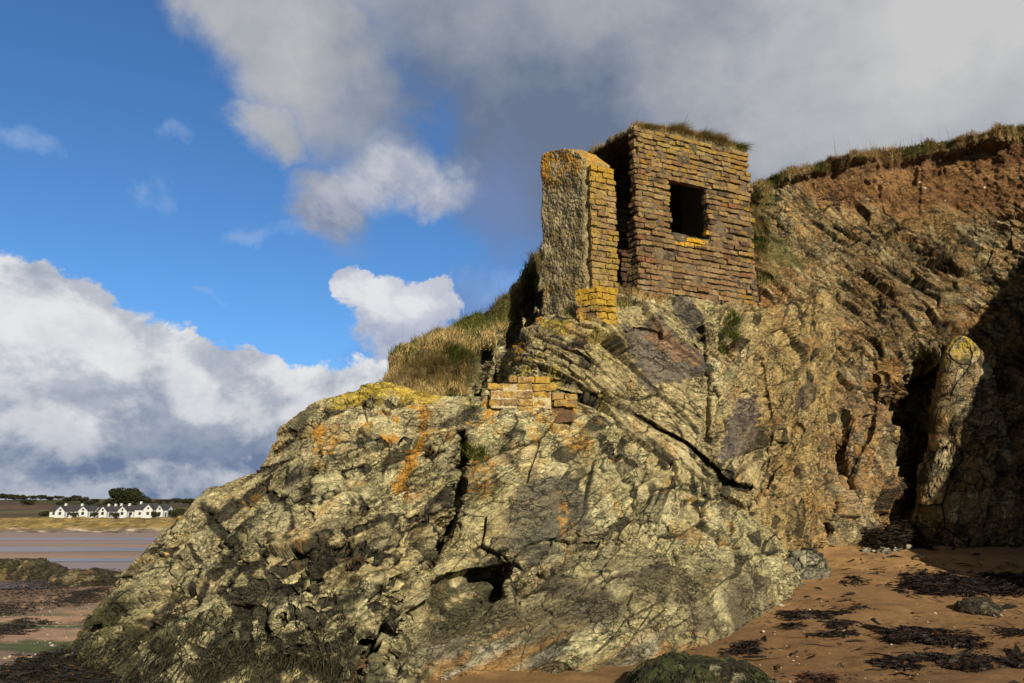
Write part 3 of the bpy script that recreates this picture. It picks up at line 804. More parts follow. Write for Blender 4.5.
# ------------------------------------------------------------------ grass
def blades(roots, length, width, lean, cols, droop=0.5, seed=1):
    """arrays of bent grass blades (five corners each)"""
    r = np.random.default_rng(seed); n = len(roots)
    ang = r.uniform(0, 2 * np.pi, n)
    side = np.stack([np.cos(ang), np.sin(ang), np.zeros(n)], -1) * width[:, None] * 0.5
    a2 = r.uniform(0, 2 * np.pi, n)
    dirv = np.array([0, 0, 1.0]) + lean + np.stack([np.cos(a2), np.sin(a2), np.zeros(n)], -1) * r.uniform(0.05, 0.55, n)[:, None]
    dirv /= np.linalg.norm(dirv, axis=1)[:, None]
    out = np.stack([np.cos(a2), np.sin(a2), -0.6 * np.ones(n)], -1) * droop * r.uniform(0.2, 1.0, n)[:, None] + lean * droop
    mid = roots + dirv * (length * 0.55)[:, None]
    tip = roots + dirv * length[:, None] + out * (length * 0.6)[:, None]
    V = np.stack([roots - side, roots + side, mid + side * 0.75, mid - side * 0.75, tip], 1).reshape(-1, 3)
    i = np.arange(n)[:, None] * 5
    return V, [i + np.array([0, 1, 2, 3]), i + np.array([3, 2, 4])], np.repeat(cols, 5, 0)


def grass_cols(P, seed, straw=(0.54, 0.41, 0.20), green=(0.12, 0.14, 0.03), g0=0.05):
    r = np.random.default_rng(seed); n = len(P)
    t = smooth(g0 - 0.25, g0 + 0.35, nz(P, 1.7, seed + 1) + r.normal(0, 0.22, n))
    c = mixc(np.tile(np.array(straw, np.float32), (n, 1)), green, t)
    c = mixc(c, (0.17, 0.075, 0.04), 0.8 * smooth(0.45, 0.7, nz(P, 1.3, seed + 2)))
    return c * r.uniform(0.6, 1.35, n)[:, None]


def grass_on(name, V, count, mask_w, seed, L=(0.10, 0.24), Wd=(0.004, 0.009), lean=(0.1, 0, 0), droop=0.5, g0=0.05, label=None, straw=(0.54, 0.41, 0.20)):
    r = np.random.default_rng(seed)
    w = np.clip(mask_w, 0, None); w = w / w.sum()
    idx = r.choice(len(V), count, p=w)
    roots = V[idx] + r.normal(0, 0.012, (count, 3))
    clump = 0.5 + 1.0 * np.clip(nz(roots, 4.5, seed + 4) + 0.3, 0, 1)
    ln = r.uniform(L[0], L[1], count) * clump
    lv = np.array(lean) + 0.35 * np.stack([nz(roots, 2.2, seed + 5), nz(roots, 2.2, seed + 6), 0 * ln], -1)
    bv, bf, bc = blades(roots, ln, r.uniform(Wd[0], Wd[1], count), lv, grass_cols(roots, seed, straw, g0=g0), droop, seed)
    o = mesh_np(name, bv, bf, M_GRASS, None, bc)
    tag(o, label, 'grass', kind='stuff')
    return o


# ---- grassy bank left of the ruin
bk_top = [(366, 400), (376, 391), (386, 378), (400, 356), (415, 346), (430, 338), (450, 329), (470, 321), (490, 309), (508, 296), (518, 281), (528, 264), (540, 250), (566, 236)]
bk_ctrl = [(366, 402, 9.2), (386, 382, 9.6), (400, 360, 10.0), (440, 336, 10.4), (500, 302, 10.9), (520, 282, 11.2), (540, 252, 11.6), (566, 240, 11.9),
           (400, 395, 8.95), (440, 395, 9.1), (465, 400, 9.2), (420, 370, 9.5), (460, 355, 9.7), (480, 330, 10.3), (500, 330, 10.6), (520, 310, 11.1), (540, 300, 11.5), (545, 360, 11.2),
           (400, 450, 8.8), (470, 450, 9.2), (560, 450, 10.5), (520, 400, 10.4)]
bk = Sheet(366, 566, 0.9, bk_top, [(366, 450), (566, 450)], bk_ctrl, [(0, 0, 0, 0), (0.1, 0.35, 0.03, 0), (1, 3.5, 0.1, 0.1)], 40,
           grooves=[([(487, 352), (482, 375), (478, 402)], 7, 0.7), ([(530, 300), (520, 330), (508, 360), (500, 392)], 12, 0.9), ([(452, 398), (458, 408)], 5, 0.3)])
d, J, C = relief(bk.P, strata(55, 10), SMALL_LEVELS, 150)
rocky = smooth(-6, 6, (bk.px - 482) * 0.9 + (bk.py - 362) * 0.6 + 10 * nz(bk.P, 2.5, 151)) * smooth(325, 345, bk.py + 0.9 * (bk.px - 480))
d = 0.10 * nz(bk.P, 1.6, 152) + 0.05 * nz(bk.P, 4.5, 153) + rocky * d
c = rock_colour(bk.P, J, C, 154)
g = mixc(np.tile(np.array((0.13, 0.10, 0.045), np.float32), (len(c), 1)), (0.06, 0.065, 0.018), smooth(-0.2, 0.3, nz(bk.P, 2, 155)))
c = g * (1 - rocky[:, None]) + c * rocky[:, None]
o = bk.mesh('bank', d, c, M_ROCK)
tag(o, 'steep bank with shaggy straw and green grass, left of the ruin', kind='structure')
wgt = (1 - rocky) ** 2 * (bk.isback < 0.25) * (bk.py < 425)
grass_on('bank_grass', bk.V, 38000, wgt, 160, (0.06, 0.16), (0.005, 0.011), (0.05, -0.15, -0.15), 0.75, 0.0, 'shaggy straw and green grass covering the steep bank left of the ruin')
edge = (bk.isback > 0) * (bk.isback < 0.12) * 1.0
grass_on('bank_stalks', bk.V, 260, edge, 161, (0.15, 0.32), (0.003, 0.005), (0.0, 0, 0.4), 0.15, -0.2, 'thin dry stalks standing along the top of the bank')

wq = smooth(9, 3, polydist(oc.px, oc.py, [(472, 452), (479, 454)])[0])
grass_on('green_tuft', oc.V, 700, wq + 1e-12, 162, (0.03, 0.08), (0.005, 0.010), (0, -0.3, -0.3), 0.6, -0.8, 'small green tuft in the top of the dark cleft of the outcrop', (0.06, 0.10, 0.02))

# ---- turf along the top of the cliff, on the soil edge and tufts on the rock
wl = lip * smooth(760, 785, cl.px) * (cl.isback == 0) * 1.0 + 1.0 * (cl.isback > 0) * (cl.isback < 0.16) * 1.2
grass_on('cliff_turf', cl.V, 42000, wl, 170, (0.045, 0.13), (0.005, 0.010), (0.0, -0.25, -0.35), 0.7, 0.22, 'straw-brown turf hanging over the top edge of the cliff', (0.50, 0.35, 0.175))
grass_on('cliff_stalks', cl.V, 120, (cl.isback > 0) * (cl.isback < 0.1) * smooth(830, 860, cl.px) * smooth(960, 930, cl.px) + 1e-9, 171, (0.2, 0.45), (0.004, 0.007), (0, 0, 0.8), 0.1, -0.3, 'few thin dead stalks above the cliff edge')
w2 = smooth(12, -6, polydist(cl.px, cl.py, [(757, 195), (760, 240), (764, 285)])[0]) * (cl.isback == 0) + 1e-12
grass_on('cliff_edge_grass', cl.V, 3800, w2, 172, (0.08, 0.2), (0.005, 0.009), (0.1, -0.2, -0.5), 0.9, 0.30, 'dry grass hanging beside the right wall of the brick ruin')
w3 = np.maximum(smooth(10, 2, polydist(sl.px, sl.py, [(733, 322), (730, 345)])[0]), 0) * (sl.isback == 0)
grass_on('green_tuft', sl.V, 1700, w3 + 1e-12, 173, (0.05, 0.13), (0.005, 0.010), (0, -0.3, -0.5), 0.6, -0.6, 'bright green grass tuft on the rock below the right corner of the ruin', (0.07, 0.115, 0.02))
w4 = smooth(10, 2, polydist(sl.px, sl.py, [(624, 300), (640, 294), (662, 295)])[0]) * (sl.isback < 0.12)
grass_on('ledge_grass', sl.V, 2600, w4 + 1e-12, 174, (0.05, 0.16), (0.004, 0.009), (0, -0.2, -0.2), 0.7, 0.2, 'green and straw grass on the ledge at the foot of the brick ruin')
w5 = smooth(7, 2, polydist(sl.px, sl.py, [(566, 312), (572, 318)])[0]) * (sl.isback < 0.1)
grass_on('ledge_grass', sl.V, 350, w5 + 1e-12, 175, (0.05, 0.12), (0.004, 0.008), (0, -0.1, 0), 0.6, -0.1, 'small grass tuft between the tall stub wall and its yellow buttress')
grass_on('slope_grass', cl.V, 2400, (cl.isback == 0) * smooth(0.25, 0.45, nz(cl.P, 1.5, 107)) * smooth(860, 800, cl.px) * smooth(360, 300, cl.py) * (cl.py > 200) + 1e-12, 176, (0.04, 0.10), (0.004, 0.008), (0, -0.2, -0.4), 0.7, 0.1, 'sparse grass on the upper cliff right of the ruin')

# ------------------------------------------------------------------ brickwork
def box_template(nu=11, nv=4, nw=5, r=0.16):
    """unit box with rounded arrises as six grids"""
    Vs, Fs, off = [], [], 0
    def face(n1, n2, fn):
        nonlocal off
        a = np.linspace(-1, 1, n1); b = np.linspace(-1, 1, n2)
        A, B = np.meshgrid(a, b, indexing='ij')
        Vs.append(fn(A.ravel(), B.ravel())); Fs.append(grid_faces(n1, n2) + off); off += n1 * n2
    one = lambda A: np.ones_like(A)
    face(nu, nw, lambda A, B: np.stack([A, -one(A), B], -1)); face(nu, nw, lambda A, B: np.stack([-A, one(A), B], -1))
    face(nv, nw, lambda A, B: np.stack([one(A), A, B], -1)); face(nv, nw, lambda A, B: np.stack([-one(A), -A, B], -1))
    face(nu, nv, lambda A, B: np.stack([A, B, one(A)], -1)); face(nu, nv, lambda A, B: np.stack([A, -B, -one(A)], -1))
    return np.concatenate(Vs), np.concatenate(Fs)

BT_V, BT_F = box_template()


def brick_mass(bricks, rough=0.010, seed=0, soft=0.006):
    """bricks: list of (centre, U, N, half-length, half-depth, half-height, tilt); returns vertices, faces, brick index"""
    nb = len(bricks); nv = len(BT_V)
    Cc = np.array([b[0] for b in bricks]); U = np.array([b[1] for b in bricks]); Nn = np.array([b[2] for b in bricks])
    hs = np.array([b[3:6] for b in bricks]); tl = np.array([b[6] for b in bricks])
    T = BT_V[None] * hs[:, None, :]
    inner = hs[:, None, :] - soft
    cl_ = np.clip(T, -inner, inner); dv = T - cl_
    ln = np.linalg.norm(dv, axis=-1, keepdims=True)
    T = cl_ + dv / np.maximum(ln, 1e-6) * np.minimum(ln, soft)
    z = T[..., 2] + tl[:, None] * T[..., 0]
    V = Cc[:, None] + T[..., 0:1] * U[:, None] - T[..., 1:2] * -Nn[:, None] * 1.0 + z[..., None] * np.array([0, 0, 1.0])
    V = V.reshape(-1, 3)
    V = V + 0.55 * rough * np.stack([nz(V, 15, seed + k, 3) for k in range(3)], -1) + 0.5 * rough * np.stack([nz(V, 70, seed + 5 + k, 2) for k in range(3)], -1)
    F = (BT_F[None] + (np.arange(nb) * nv)[:, None, None]).reshape(-1, 4)
    return V, F, np.repeat(np.arange(nb), nv)


def lay_wall(O, U, N, extent, z0, z1, course=0.075, blen=(0.15, 0.235), depth=0.10, jut=0.014, openings=(), joint=0.014, seed=0, skip=0.0, miss_edge=0.0, hj=0.006):
    """courses of bricks over a wall face. extent(z) -> (u_left, u_right); openings: (u0, u1, z0, z1)"""
    r = np.random.default_rng(seed); out = []
    nrow = int(round((z1 - z0) / course))
    for k in range(nrow):
        zc = z0 + (k + 0.5) * course
        ul, ur = extent(zc)
        iv = [(ul + r.normal(0, miss_edge), ur + r.normal(0, miss_edge))]
        for (a, b, c, d_) in openings:
            if c < zc < d_:
                nv = []
                ja, jb = a + r.normal(0, 0.018), b + r.normal(0, 0.025)
                for (s, e) in iv:
                    if jb <= s or ja >= e: nv.append((s, e)); continue
                    if ja > s: nv.append((s, ja))
                    if jb < e: nv.append((jb, e))
                iv = nv
        for (s, e) in iv:
            u = s; first = True
            while u < e - 0.03:
                L = r.uniform(*blen) * (0.55 if first and k % 2 else 1.0); first = False
                if e - (u + L) < 0.07: L = e - u
                hl = (L - hj) / 2
                if r.random() > skip and hl > 0.012:
                    pr = r.normal(0, jut)
                    hh = (course - joint) / 2 * r.uniform(0.86, 1.06)
                    cen = O + U * (u + L / 2) + N * (pr - depth / 2) + np.array([0, 0, zc + r.normal(0, 0.003)])
                    out.append((cen, U, N, hl, depth / 2, hh, r.normal(0, 0.02)))
                u += L
    return out


def core_box(O, U, N, u0, u1, n0, n1, z0, z1, seg=0.03, amp=0.008, seed=0):
    """mortar core: a rough box between depths n0..n1 behind the face"""
    nu, nn, nzz = (max(2, min(60, int(abs(b - a) / seg))) for a, b in ((u0, u1), (n0, n1), (z0, z1)))
    Vt, Ft = box_template(nu, nn, nzz)
    T = (Vt + 1) / 2
    V = O + (u0 + (u1 - u0) * T[:, :1]) * U + (n0 + (n1 - n0) * T[:, 1:2]) * N + (z0 + (z1 - z0) * T[:, 2:]) * np.array([0, 0, 1.0])
    V = V + amp * np.stack([nz(V, 14, seed + k, 3) for k in range(3)], -1) + (0.028 * smooth(0.0, 0.5, nz(V, 4.0, seed + 9)))[:, None] * N * (seg <= 0.03 and amp >= 0.01)
    return V, Ft


BR_BROWN = np.array((0.27, 0.170, 0.085)); BR_BUFF = np.array((0.35, 0.24, 0.115)); BR_RED = np.array((0.25, 0.115, 0.062)); BR_DARK = np.array((0.15, 0.10, 0.062))


def brick_cols(V, bi, seed, red=0.15, lich=None, buff=0.4, dark=0.15):
    r = np.random.default_rng(seed); nb = bi.max() + 1
    base = np.tile(BR_BROWN, (nb, 1)); x = r.random(nb)
    base[x < red] = BR_RED; base[x > 1 - buff] = BR_BUFF
    base[(x >= red) & (x < red + dark)] = BR_DARK
    base = base * r.uniform(0.78, 1.2, nb)[:, None]
    c = base[bi].astype(np.float32)
    c = mixc(c, (0.30, 0.24, 0.14), 0.5 * smooth(0.0, 0.5, nz(V, 7, seed + 1)))
    c = mixc(c, (0.06, 0.05, 0.04), 0.55 * smooth(0.15, 0.55, nz(V, 11, seed + 2)))
    if lich is not None:
        for mask, colr in lich: c = mixc(c, colr, mask)
    return c


def build_mass(name, parts, mat=M_BRICK, parent=None):
    V = []; F = []; Cc = []; off = 0
    for v, f, c_ in parts:
        V.append(v); F.append(f + off); Cc.append(np.broadcast_to(np.asarray(c_, np.float32), v.shape)); off += len(v)
    V = np.concatenate(V)
    if parent is not None: V = V - np.array(parent.location)
    return mesh_np(name, V, np.concatenate(F), mat, parent, np.concatenate(Cc))


Z3 = np.array([0, 0, 1.0])
ANG = math.radians(25)
U_ = np.array([math.cos(ANG), math.sin(ANG), 0]); N_ = np.array([math.sin(ANG), -math.cos(ANG), 0])   # along the front wall, and out of it
B_ = -N_                                                                                             # going back
C0 = unproj(641, 290, 9.6)                                                                           # near corner of the brick ruin


def on_plane(px, py, O=None, N=N_):
    """point of the wall plane seen at a pixel -> (u, z) along the wall and world height"""
    O = C0 if O is None else O
    dirv = unproj(px, py, 1.0) - CAM
    t = ((O - CAM) @ N) / (dirv @ N)
    p = CAM + dirv * t
    return (p - O) @ U_, p[2]


MORTAR = (0.155, 0.12, 0.075)
uR, zB = on_plane(757, 304)
uRt, zT_r = on_plane(748, 150)
_, zT = on_plane(652, 130)
wu0, wz0 = on_plane(671, 232); wu1, wz1 = on_plane(706, 186)
zb = min(C0[2], zB) - 0.15
print('ruin: width', uR, uRt, 'z', zb, zT, zT_r, 'window', wu0, wu1, wz0, wz1)
ztop = zT
zstep = on_plane(645, 215)[1]
ruin_loc = C0 + U_ * uR / 2 + B_ * 0.7; ruin_loc[2] = zb
ruin = empty('brick_ruin', ruin_loc)
tag(ruin, 'roofed brick lookout with one square window opening, perched on the rock', 'ruin')
ext_f = lambda z: (0.0 if z > zstep else -0.015, (uRt if z > zstep + 0.15 else uR - 0.02) )
bricks = lay_wall(np.array([C0[0], C0[1], 0]), U_, N_, ext_f, zb, ztop - 0.02, openings=[(wu0, wu1, wz0, wz1)], seed=5, jut=0.011, miss_edge=0.032, joint=0.014, hj=-0.002)
V, F, bi = brick_mass(bricks, 0.015, 180)
pxv, pyv = project(V)
r1 = smooth(0.0, 0.35, nz(V, 5, 181))
lf = [(0.75 * smooth(168, 145, pyv) * smooth(-0.05, 0.4, nz(V, 6, 182)), (0.40, 0.31, 0.09)),
      (0.35 * smooth(200, 150, pyv) * r1, (0.33, 0.23, 0.09)),
      (0.85 * smooth(0.15, 0.5, nz(V, 8, 183)) * smooth(235, 170, pyv), (0.40, 0.24, 0.035)),
      (0.95 * ((pxv > 676) & (pxv < 709) & (pyv > 229) & (pyv < 246)) * smooth(-0.8, -0.4, nz(V, 14, 184)), (0.72, 0.42, 0.03)),
      (0.8 * smooth(735, 748, pxv) * smooth(0.0, 0.35, nz(V, 5, 187)), (0.40, 0.25, 0.04)), (0.6 * smooth(262, 280, pyv) * smooth(0.1, 0.4, nz(V, 6, 188)), (0.45, 0.36, 0.27)),
      (0.5 * smooth(262, 285, pyv) * smooth(-0.1, 0.4, nz(V, 5, 185)), BR_RED)]
cb = np.array((0.75, 0.745, 0.72)) * brick_cols(V, bi, 186, 0.06, lf, 0.42, 0.12)
O0 = np.array([C0[0], C0[1], 0])
TH = 0.125
cores = []
def core(u0, u1, z0, z1, sd):
    v, f = core_box(O0, U_, N_, u0, u1, -TH, -0.027, z0, z1, 0.03, 0.010, sd)
    cores.append((v, f, mixc(np.tile(np.array(MORTAR, np.float32), (len(v), 1)), (0.06, 0.05, 0.04), smooth(-0.2, 0.4, nz(v, 6, sd)))))
core(0.03, uRt - 0.03, wz1 + 0.02, ztop - 0.06, 190); core(0.03, wu0 - 0.02, wz0 - 0.001, wz1 + 0.021, 191)
core(wu1 + 0.03, uRt - 0.03, wz0 - 0.001, wz1 + 0.021, 192); core(0.03, uRt - 0.03, zb, wz0 - 0.002, 193)
build_mass('front_wall', [(V, F, cb)] + cores, M_BRICK, ruin)

# short return at the near corner, the right and back walls
RET = 0.21
def ext_s(z): return (-RET if z < zstep + 0.05 else -RET * 0.62, -0.02)
RD = np.array([-0.55, 0.835, 0]); RD /= np.linalg.norm(RD); RN = np.array([-RD[1], RD[0], 0])
bs = lay_wall(O0, -RD, RN, lambda z: ext_s(z), zb, ztop - 0.02, seed=15, jut=0.02, miss_edge=0.02, depth=0.22, blen=(0.1, 0.2))
V, F, bi = brick_mass(bs, 0.013, 200)
pyr = project(V)[1]
cr = 0.75 * brick_cols(V, bi, 201, 0.12, [(0.5 * smooth(0.1, 0.5, nz(V, 7, 202)) * smooth(220, 150, pyr), (0.38, 0.25, 0.05))], 0.3, 0.22)
build_mass('side_wall', [(V, F, cr)] + [core_box(O0, U_, N_, 0.05, 0.22, -RET * 0.6, -TH - 0.002, zb, ztop - 0.06, 0.03, 0.01, 203) + (MORTAR,)], M_BRICK, ruin)
DEP = 1.45
bs = lay_wall(O0 + U_ * (uRt), B_, U_, lambda z: (0.02, DEP), zb, ztop - 0.02, seed=25, jut=0.014, miss_edge=0.01)
V, F, bi = brick_mass(bs, 0.011, 210)
build_mass('end_wall', [(V, F, brick_cols(V, bi, 211, 0.2, None, 0.3, 0.2)), core_box(O0, U_, N_, uRt - 0.24, uRt - 0.04, -DEP, -TH - 0.002, zb, ztop - 0.06, 0.05, 0.01, 213) + (MORTAR,)], M_BRICK, ruin)
bs = lay_wall(O0 + B_ * (DEP - 0.2), U_, N_, lambda z: (-0.22, uRt - 0.25), zb, ztop - 0.1, seed=27, jut=0.01)
V, F, bi = brick_mass(bs, 0.011, 214)
build_mass('back_wall', [(V, F, 0.4 * brick_cols(V, bi, 215, 0.2, None, 0.2, 0.3)), core_box(O0, U_, N_, -0.26, uRt - 0.24, -DEP + 0.02, -DEP + 0.16, zb, ztop - 0.08, 0.05, 0.01, 216) + (MORTAR,)], M_BRICK, ruin)  # bricks darkened: shade of the interior put into their colour

# thick concrete roof slab, its left edge arched down towards the back
def roof():
    nu, nv = 110, 70
    u = np.linspace(0, 1, nu)[None, :]; v = np.linspace(0, 1, nv)[:, None]
    ul = -0.02 - 0.24 * smooth(0.1, 1.0, v) ; ur = uRt - 0.02
    uu = ul + (ur - ul) * u; vv = 0.045 + (DEP - 0.02) * v + 0 * u
    arch = 0.0 + (zT_r - zT) * u * 0.9 + 0.06 * np.sin(np.pi * np.clip(u, 0, 1)) - 0.16 * (1 - u) ** 3 * v ** 2 + 0.07 * (1 - u) ** 2 * np.sin(np.pi * v)
    top = ztop + 0.01 + arch
    P = O0 + uu[..., None] * U_ + vv[..., None] * B_
    tp = P.copy(); tp[..., 2] = top
    bt = P.copy(); bt[..., 2] = np.maximum(top - 0.085, 0) 
    bt[..., 2] = np.minimum(bt[..., 2], top - 0.05)
    per = np.concatenate([bt[::-1][None].reshape(nv, nu, 3), tp], 0)
    nT = nu * nv
    f = grid_faces(nv, nu)
    it = np.arange(nT).reshape(nv, nu)
    edge = np.concatenate([it[0, :], it[1:, -1], it[-1, -2::-1], it[-2:0:-1, 0]])
    e2 = np.roll(edge, -1)
    V = np.concatenate([bt.reshape(-1, 3), tp.reshape(-1, 3)])
    sides = np.stack([edge, e2, e2 + nT, edge + nT], -1)
    F = np.concatenate([f[:, ::-1], f + nT, sides])
    V = V + 0.022 * np.stack([nz(V, 7, 220 + k, 4) for k in range(3)], -1) + 0.008 * np.stack([nz(V, 30, 225 + k, 2) for k in range(3)], -1)
    c_ = mixc(np.tile(np.array((0.27, 0.23, 0.15), np.float32), (len(V), 1)), (0.36, 0.29, 0.09), smooth(0, 0.5, nz(V, 6, 228)))
    c_ = mixc(c_, (0.08, 0.07, 0.05), 0.6 * smooth(0.1, 0.5, nz(V, 9, 229)))
    c_[:nT] *= 0.35  # shade of the underside painted into its colour
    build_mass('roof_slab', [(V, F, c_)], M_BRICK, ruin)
    return tp.reshape(-1, 3), (u + 0 * v).ravel(), (v + 0 * u).ravel()
rt, ru, rv = roof()
grass_on('roof_grass', rt - np.array([0, 0, 0.01]), 24000, (0.10 + 1.6 * (rv < 0.16) + 0.9 * (ru > 0.92)) * (ru > 0.05), 230, (0.07, 0.23), (0.004, 0.008), (0.15, -0.30, -0.35), 0.9, 0.18, 'dry grass growing on the flat roof of the brick ruin', (0.58, 0.44, 0.21))

# ---- the tall stub wall left of the doorway: rough concrete flank, brick-faced end
SPL = np.array([-0.62, 0.785, 0]); SPL /= np.linalg.norm(SPL)      # the left flanks splay outwards
def block(O, U, B, hu, top_fn, L, z0, nring=300, nz_=230, rnd=0.07, amp=0.02, seed=0, start=0.0):
    """upright block: plan from -hu..hu along U and start..L along B, its corners rounded; top_fn(s along B) -> height"""
    per = 2 * (2 * hu + (L - start)); t = np.linspace(0, 1, nring, endpoint=False)
    pts = []
    for q in t * per:
        if q < L - start: a = (-hu, start + q)
        elif q < L - start + 2 * hu: a = (-hu + q - (L - start), L)
        elif q < 2 * (L - start) + 2 * hu: a = (hu, L - (q - (L - start) - 2 * hu))
        else: a = (hu - (q - 2 * (L - start) - 2 * hu), start)
        pts.append(a)
    pts = np.array(pts)
    cen = np.array([0, (L + start) / 2]); hx = np.array([hu, (L - start) / 2])
    rel = pts - cen; inn = hx - rnd
    cl_ = np.clip(rel, -inn, inn); dv = rel - cl_; ln = np.linalg.norm(dv, axis=1, keepdims=True)
    rel = cl_ + dv / np.maximum(ln, 1e-6) * np.minimum(ln, rnd)
    nrm = np.where(ln > 1e-4, dv / np.maximum(ln, 1e-6), np.sign(rel) * (np.abs(rel) / hx > 0.99))
    rows = []; nrows = []
    top = top_fn(rel[:, 1] + cen[1], rel[:, 0])
    for v in np.linspace(0, 1, nz_):
        rows.append(np.c_[rel, z0 + (top - z0) * v]); nrows.append(np.c_[nrm, 0 * top])
    for k, s in enumerate((0.93, 0.82, 0.66, 0.48, 0.3, 0.12, 0.0)):
        rr = rel * s
        rows.append(np.c_[rr, top_fn(rr[:, 1] + cen[1], rr[:, 0]) + 0.03 * (1 - s)]); nrows.append(np.c_[0 * rel, np.ones(len(rel))])
    R = np.array(rows); NN = np.array(nrows)
    R = np.concatenate([R, R[:, :1]], 1); NN = np.concatenate([NN, NN[:, :1]], 1)
    W3 = lambda a: a[..., 0:1] * U + a[..., 1:2] * B + a[..., 2:3] * Z3
    P = (O + W3(R + np.array([0, cen[1], 0]))).reshape(-1, 3); Nw = W3(NN).reshape(-1, 3)
    F = grid_faces(*R.shape[:2])
    return P, Nw, F

uP0, _ = on_plane(591, 250); uP1, _ = on_plane(618, 250)
pw = (uP1 - uP0) / 2; uPc = (uP0 + uP1) / 2
zpt = on_plane(592, 168)[1]; zpb = on_plane(590, 330)[1] - 0.1
print('stub', pw, uPc, zpb, zpt)
stub_loc = O0 + U_ * uPc; stub_loc[2] = zpb
stub = empty('stub_wall', stub_loc)
tag(stub, 'tall broken stub wall with pebbly concrete flank and yellow brick end, left of the dark doorway', 'ruined wall')
LB = 0.96
ztl = unproj(546, 158, 9.36 + LB * 0.9)[2]
_s = np.array([0, 0.06, 0.22, 0.45, 0.72, 0.88, LB]); _t = np.array([float(unproj(a, b, 9.36 + c * 0.785)[2]) for a, b, c in zip((590, 587, 578, 566, 553, 545, 541), (165, 162, 154, 151, 153, 157, 166), _s)])
def top_fn(s, x): return np.interp(s, _s, _t) - 0.05 * (x > pw * 0.6)
P, Nw, F = block(O0 + U_ * uPc, U_, SPL, pw, top_fn, LB, zpb, rnd=0.06, start=0.09)
w1, _, _, cr_ = worley(P * 30, 240)
dsp = 0.022 * nz(P, 4, 241) + 0.012 * (0.45 - w1) + 0.008 * nz(P, 40, 242, 3)
cc = mixc(np.tile(np.array((0.29, 0.235, 0.13), np.float32), (len(P), 1)), (0.37, 0.31, 0.19), smooth(-0.2, 0.4, nz(P, 4, 243)))
cc *= (0.7 + 0.6 * cr_[:, 3])[:, None]
cc = mixc(cc, (0.08, 0.065, 0.04), 0.5 * smooth(0.1, 0.5, nz(P, 5, 244)))
cc = mixc(cc, LICH_O, 0.9 * smooth(zpt - 0.12, zpt + 0.15, P[:, 2] + 0.22 * nz(P, 6, 245)) * smooth(-0.3, 0.2, nz(P, 9, 246)))
cc = mixc(cc, (0.34, 0.22, 0.05), 0.5 * smooth(0.3, 0.6, nz(P, 5, 247)))
build_mass('concrete_flank', [(P + Nw * dsp[:, None], F, cc)], M_BRICK, stub)
bs = lay_wall(O0, U_, N_, lambda z: (uP0 + 0.01, uP1 - 0.03 * max(0, (z - zpt + 0.25) / 0.25)), zpb, zpt + 0.05, seed=31, jut=0.006, miss_edge=0.012, depth=0.11, joint=0.009)
V, F, bi = brick_mass(bs, 0.014, 250)
lf = [(0.7 * smooth(-0.15, 0.35, nz(V, 6, 251)), (0.34, 0.235, 0.055)), (0.55 * smooth(0.1, 0.4, nz(V, 12, 252)), (0.42, 0.28, 0.035)), (0.6 * smooth(0.2, 0.5, nz(V, 16, 255)), (0.10, 0.075, 0.04))]
lf.append((0.8 * smooth(zpt - 0.35, zpt, V[:, 2] + 0.2 * nz(V, 6, 256)), (0.44, 0.28, 0.035)))
cb = 0.9 * brick_cols(V, bi, 253, 0.05, lf, 0.6, 0.08)
build_mass('brick_face', [(V, F, cb), core_box(O0, U_, N_, uP0 + 0.02, uP1 - 0.02, -0.14, -0.022, zpb, zpt - 0.05, 0.02, 0.007, 254) + ((0.22, 0.165, 0.08),)], M_BRICK, stub)

# ---- yellow brick buttress at its foot: two brick faces meeting on a rounded corner
bt_top = unproj(597, 286, 8.95); bt_bot = unproj(597, 330, 8.95)
but = empty('brick_buttress', (bt_top[0], bt_top[1] + 0.2, bt_bot[2]))
tag(but, 'squat brick buttress covered in orange-yellow lichen, in front of the stub wall', 'buttress')
parts = []
O1 = np.array([bt_top[0], bt_top[1], 0])
a1 = math.radians(22); a2 = math.radians(-28)
Ua = np.array([math.cos(a1), math.sin(a1), 0]); Na = np.array([math.sin(a1), -math.cos(a1), 0])
Ub = np.array([-math.cos(a2), -math.sin(a2), 0]); Nb = np.array([math.sin(a2), -math.cos(a2), 0])
hgt = bt_top[2] - bt_bot[2]
cs = hgt / 7
b1 = lay_wall(O1, Ua, Na, lambda z: (-0.01, 0.255 - 0.02 * (z > bt_top[2] - cs)), bt_bot[2], bt_top[2] - cs, course=cs, seed=41, jut=0.006, blen=(0.13, 0.15), joint=0.007)
b2 = lay_wall(O1, Ub, Nb, lambda z: (0.0, 0.27), bt_bot[2], bt_top[2] - cs, course=cs, seed=43, jut=0.006, blen=(0.12, 0.2), joint=0.007)
b3 = lay_wall(O1 , Ua, Na, lambda z: (-0.012, 0.28), bt_top[2] - cs, bt_top[2] , course=cs, seed=45, jut=0.003, blen=(0.2, 0.29), joint=0.004, depth=0.16)
b4 = lay_wall(O1 , Ub, Nb, lambda z: (-0.0, 0.28), bt_top[2] - cs, bt_top[2] , course=cs, seed=46, jut=0.003, blen=(0.2, 0.29), joint=0.004, depth=0.16)
V, F, bi = brick_mass(b1 + b2 + b3 + b4, 0.018, 260)
lf = [(0.95 * smooth(-0.55, 0.0, nz(V, 5, 261) + 3.0 * (V[:, 2] - (bt_bot[2] + hgt * 0.62)) + 0.7 * (V[:, 0] > bt_top[0] + 0.03)), (0.41, 0.255, 0.03)), (0.6 * smooth(0.15, 0.5, nz(V, 13, 265)), (0.13, 0.085, 0.03)), (0.5 * smooth(0.1, 0.5, nz(V, 10, 262)), (0.44, 0.33, 0.06))]
parts.append((V, F, brick_cols(V, bi, 263, 0.35, lf, 0.4, 0.1)))
Ubb = np.array([0, 1.0, 0])
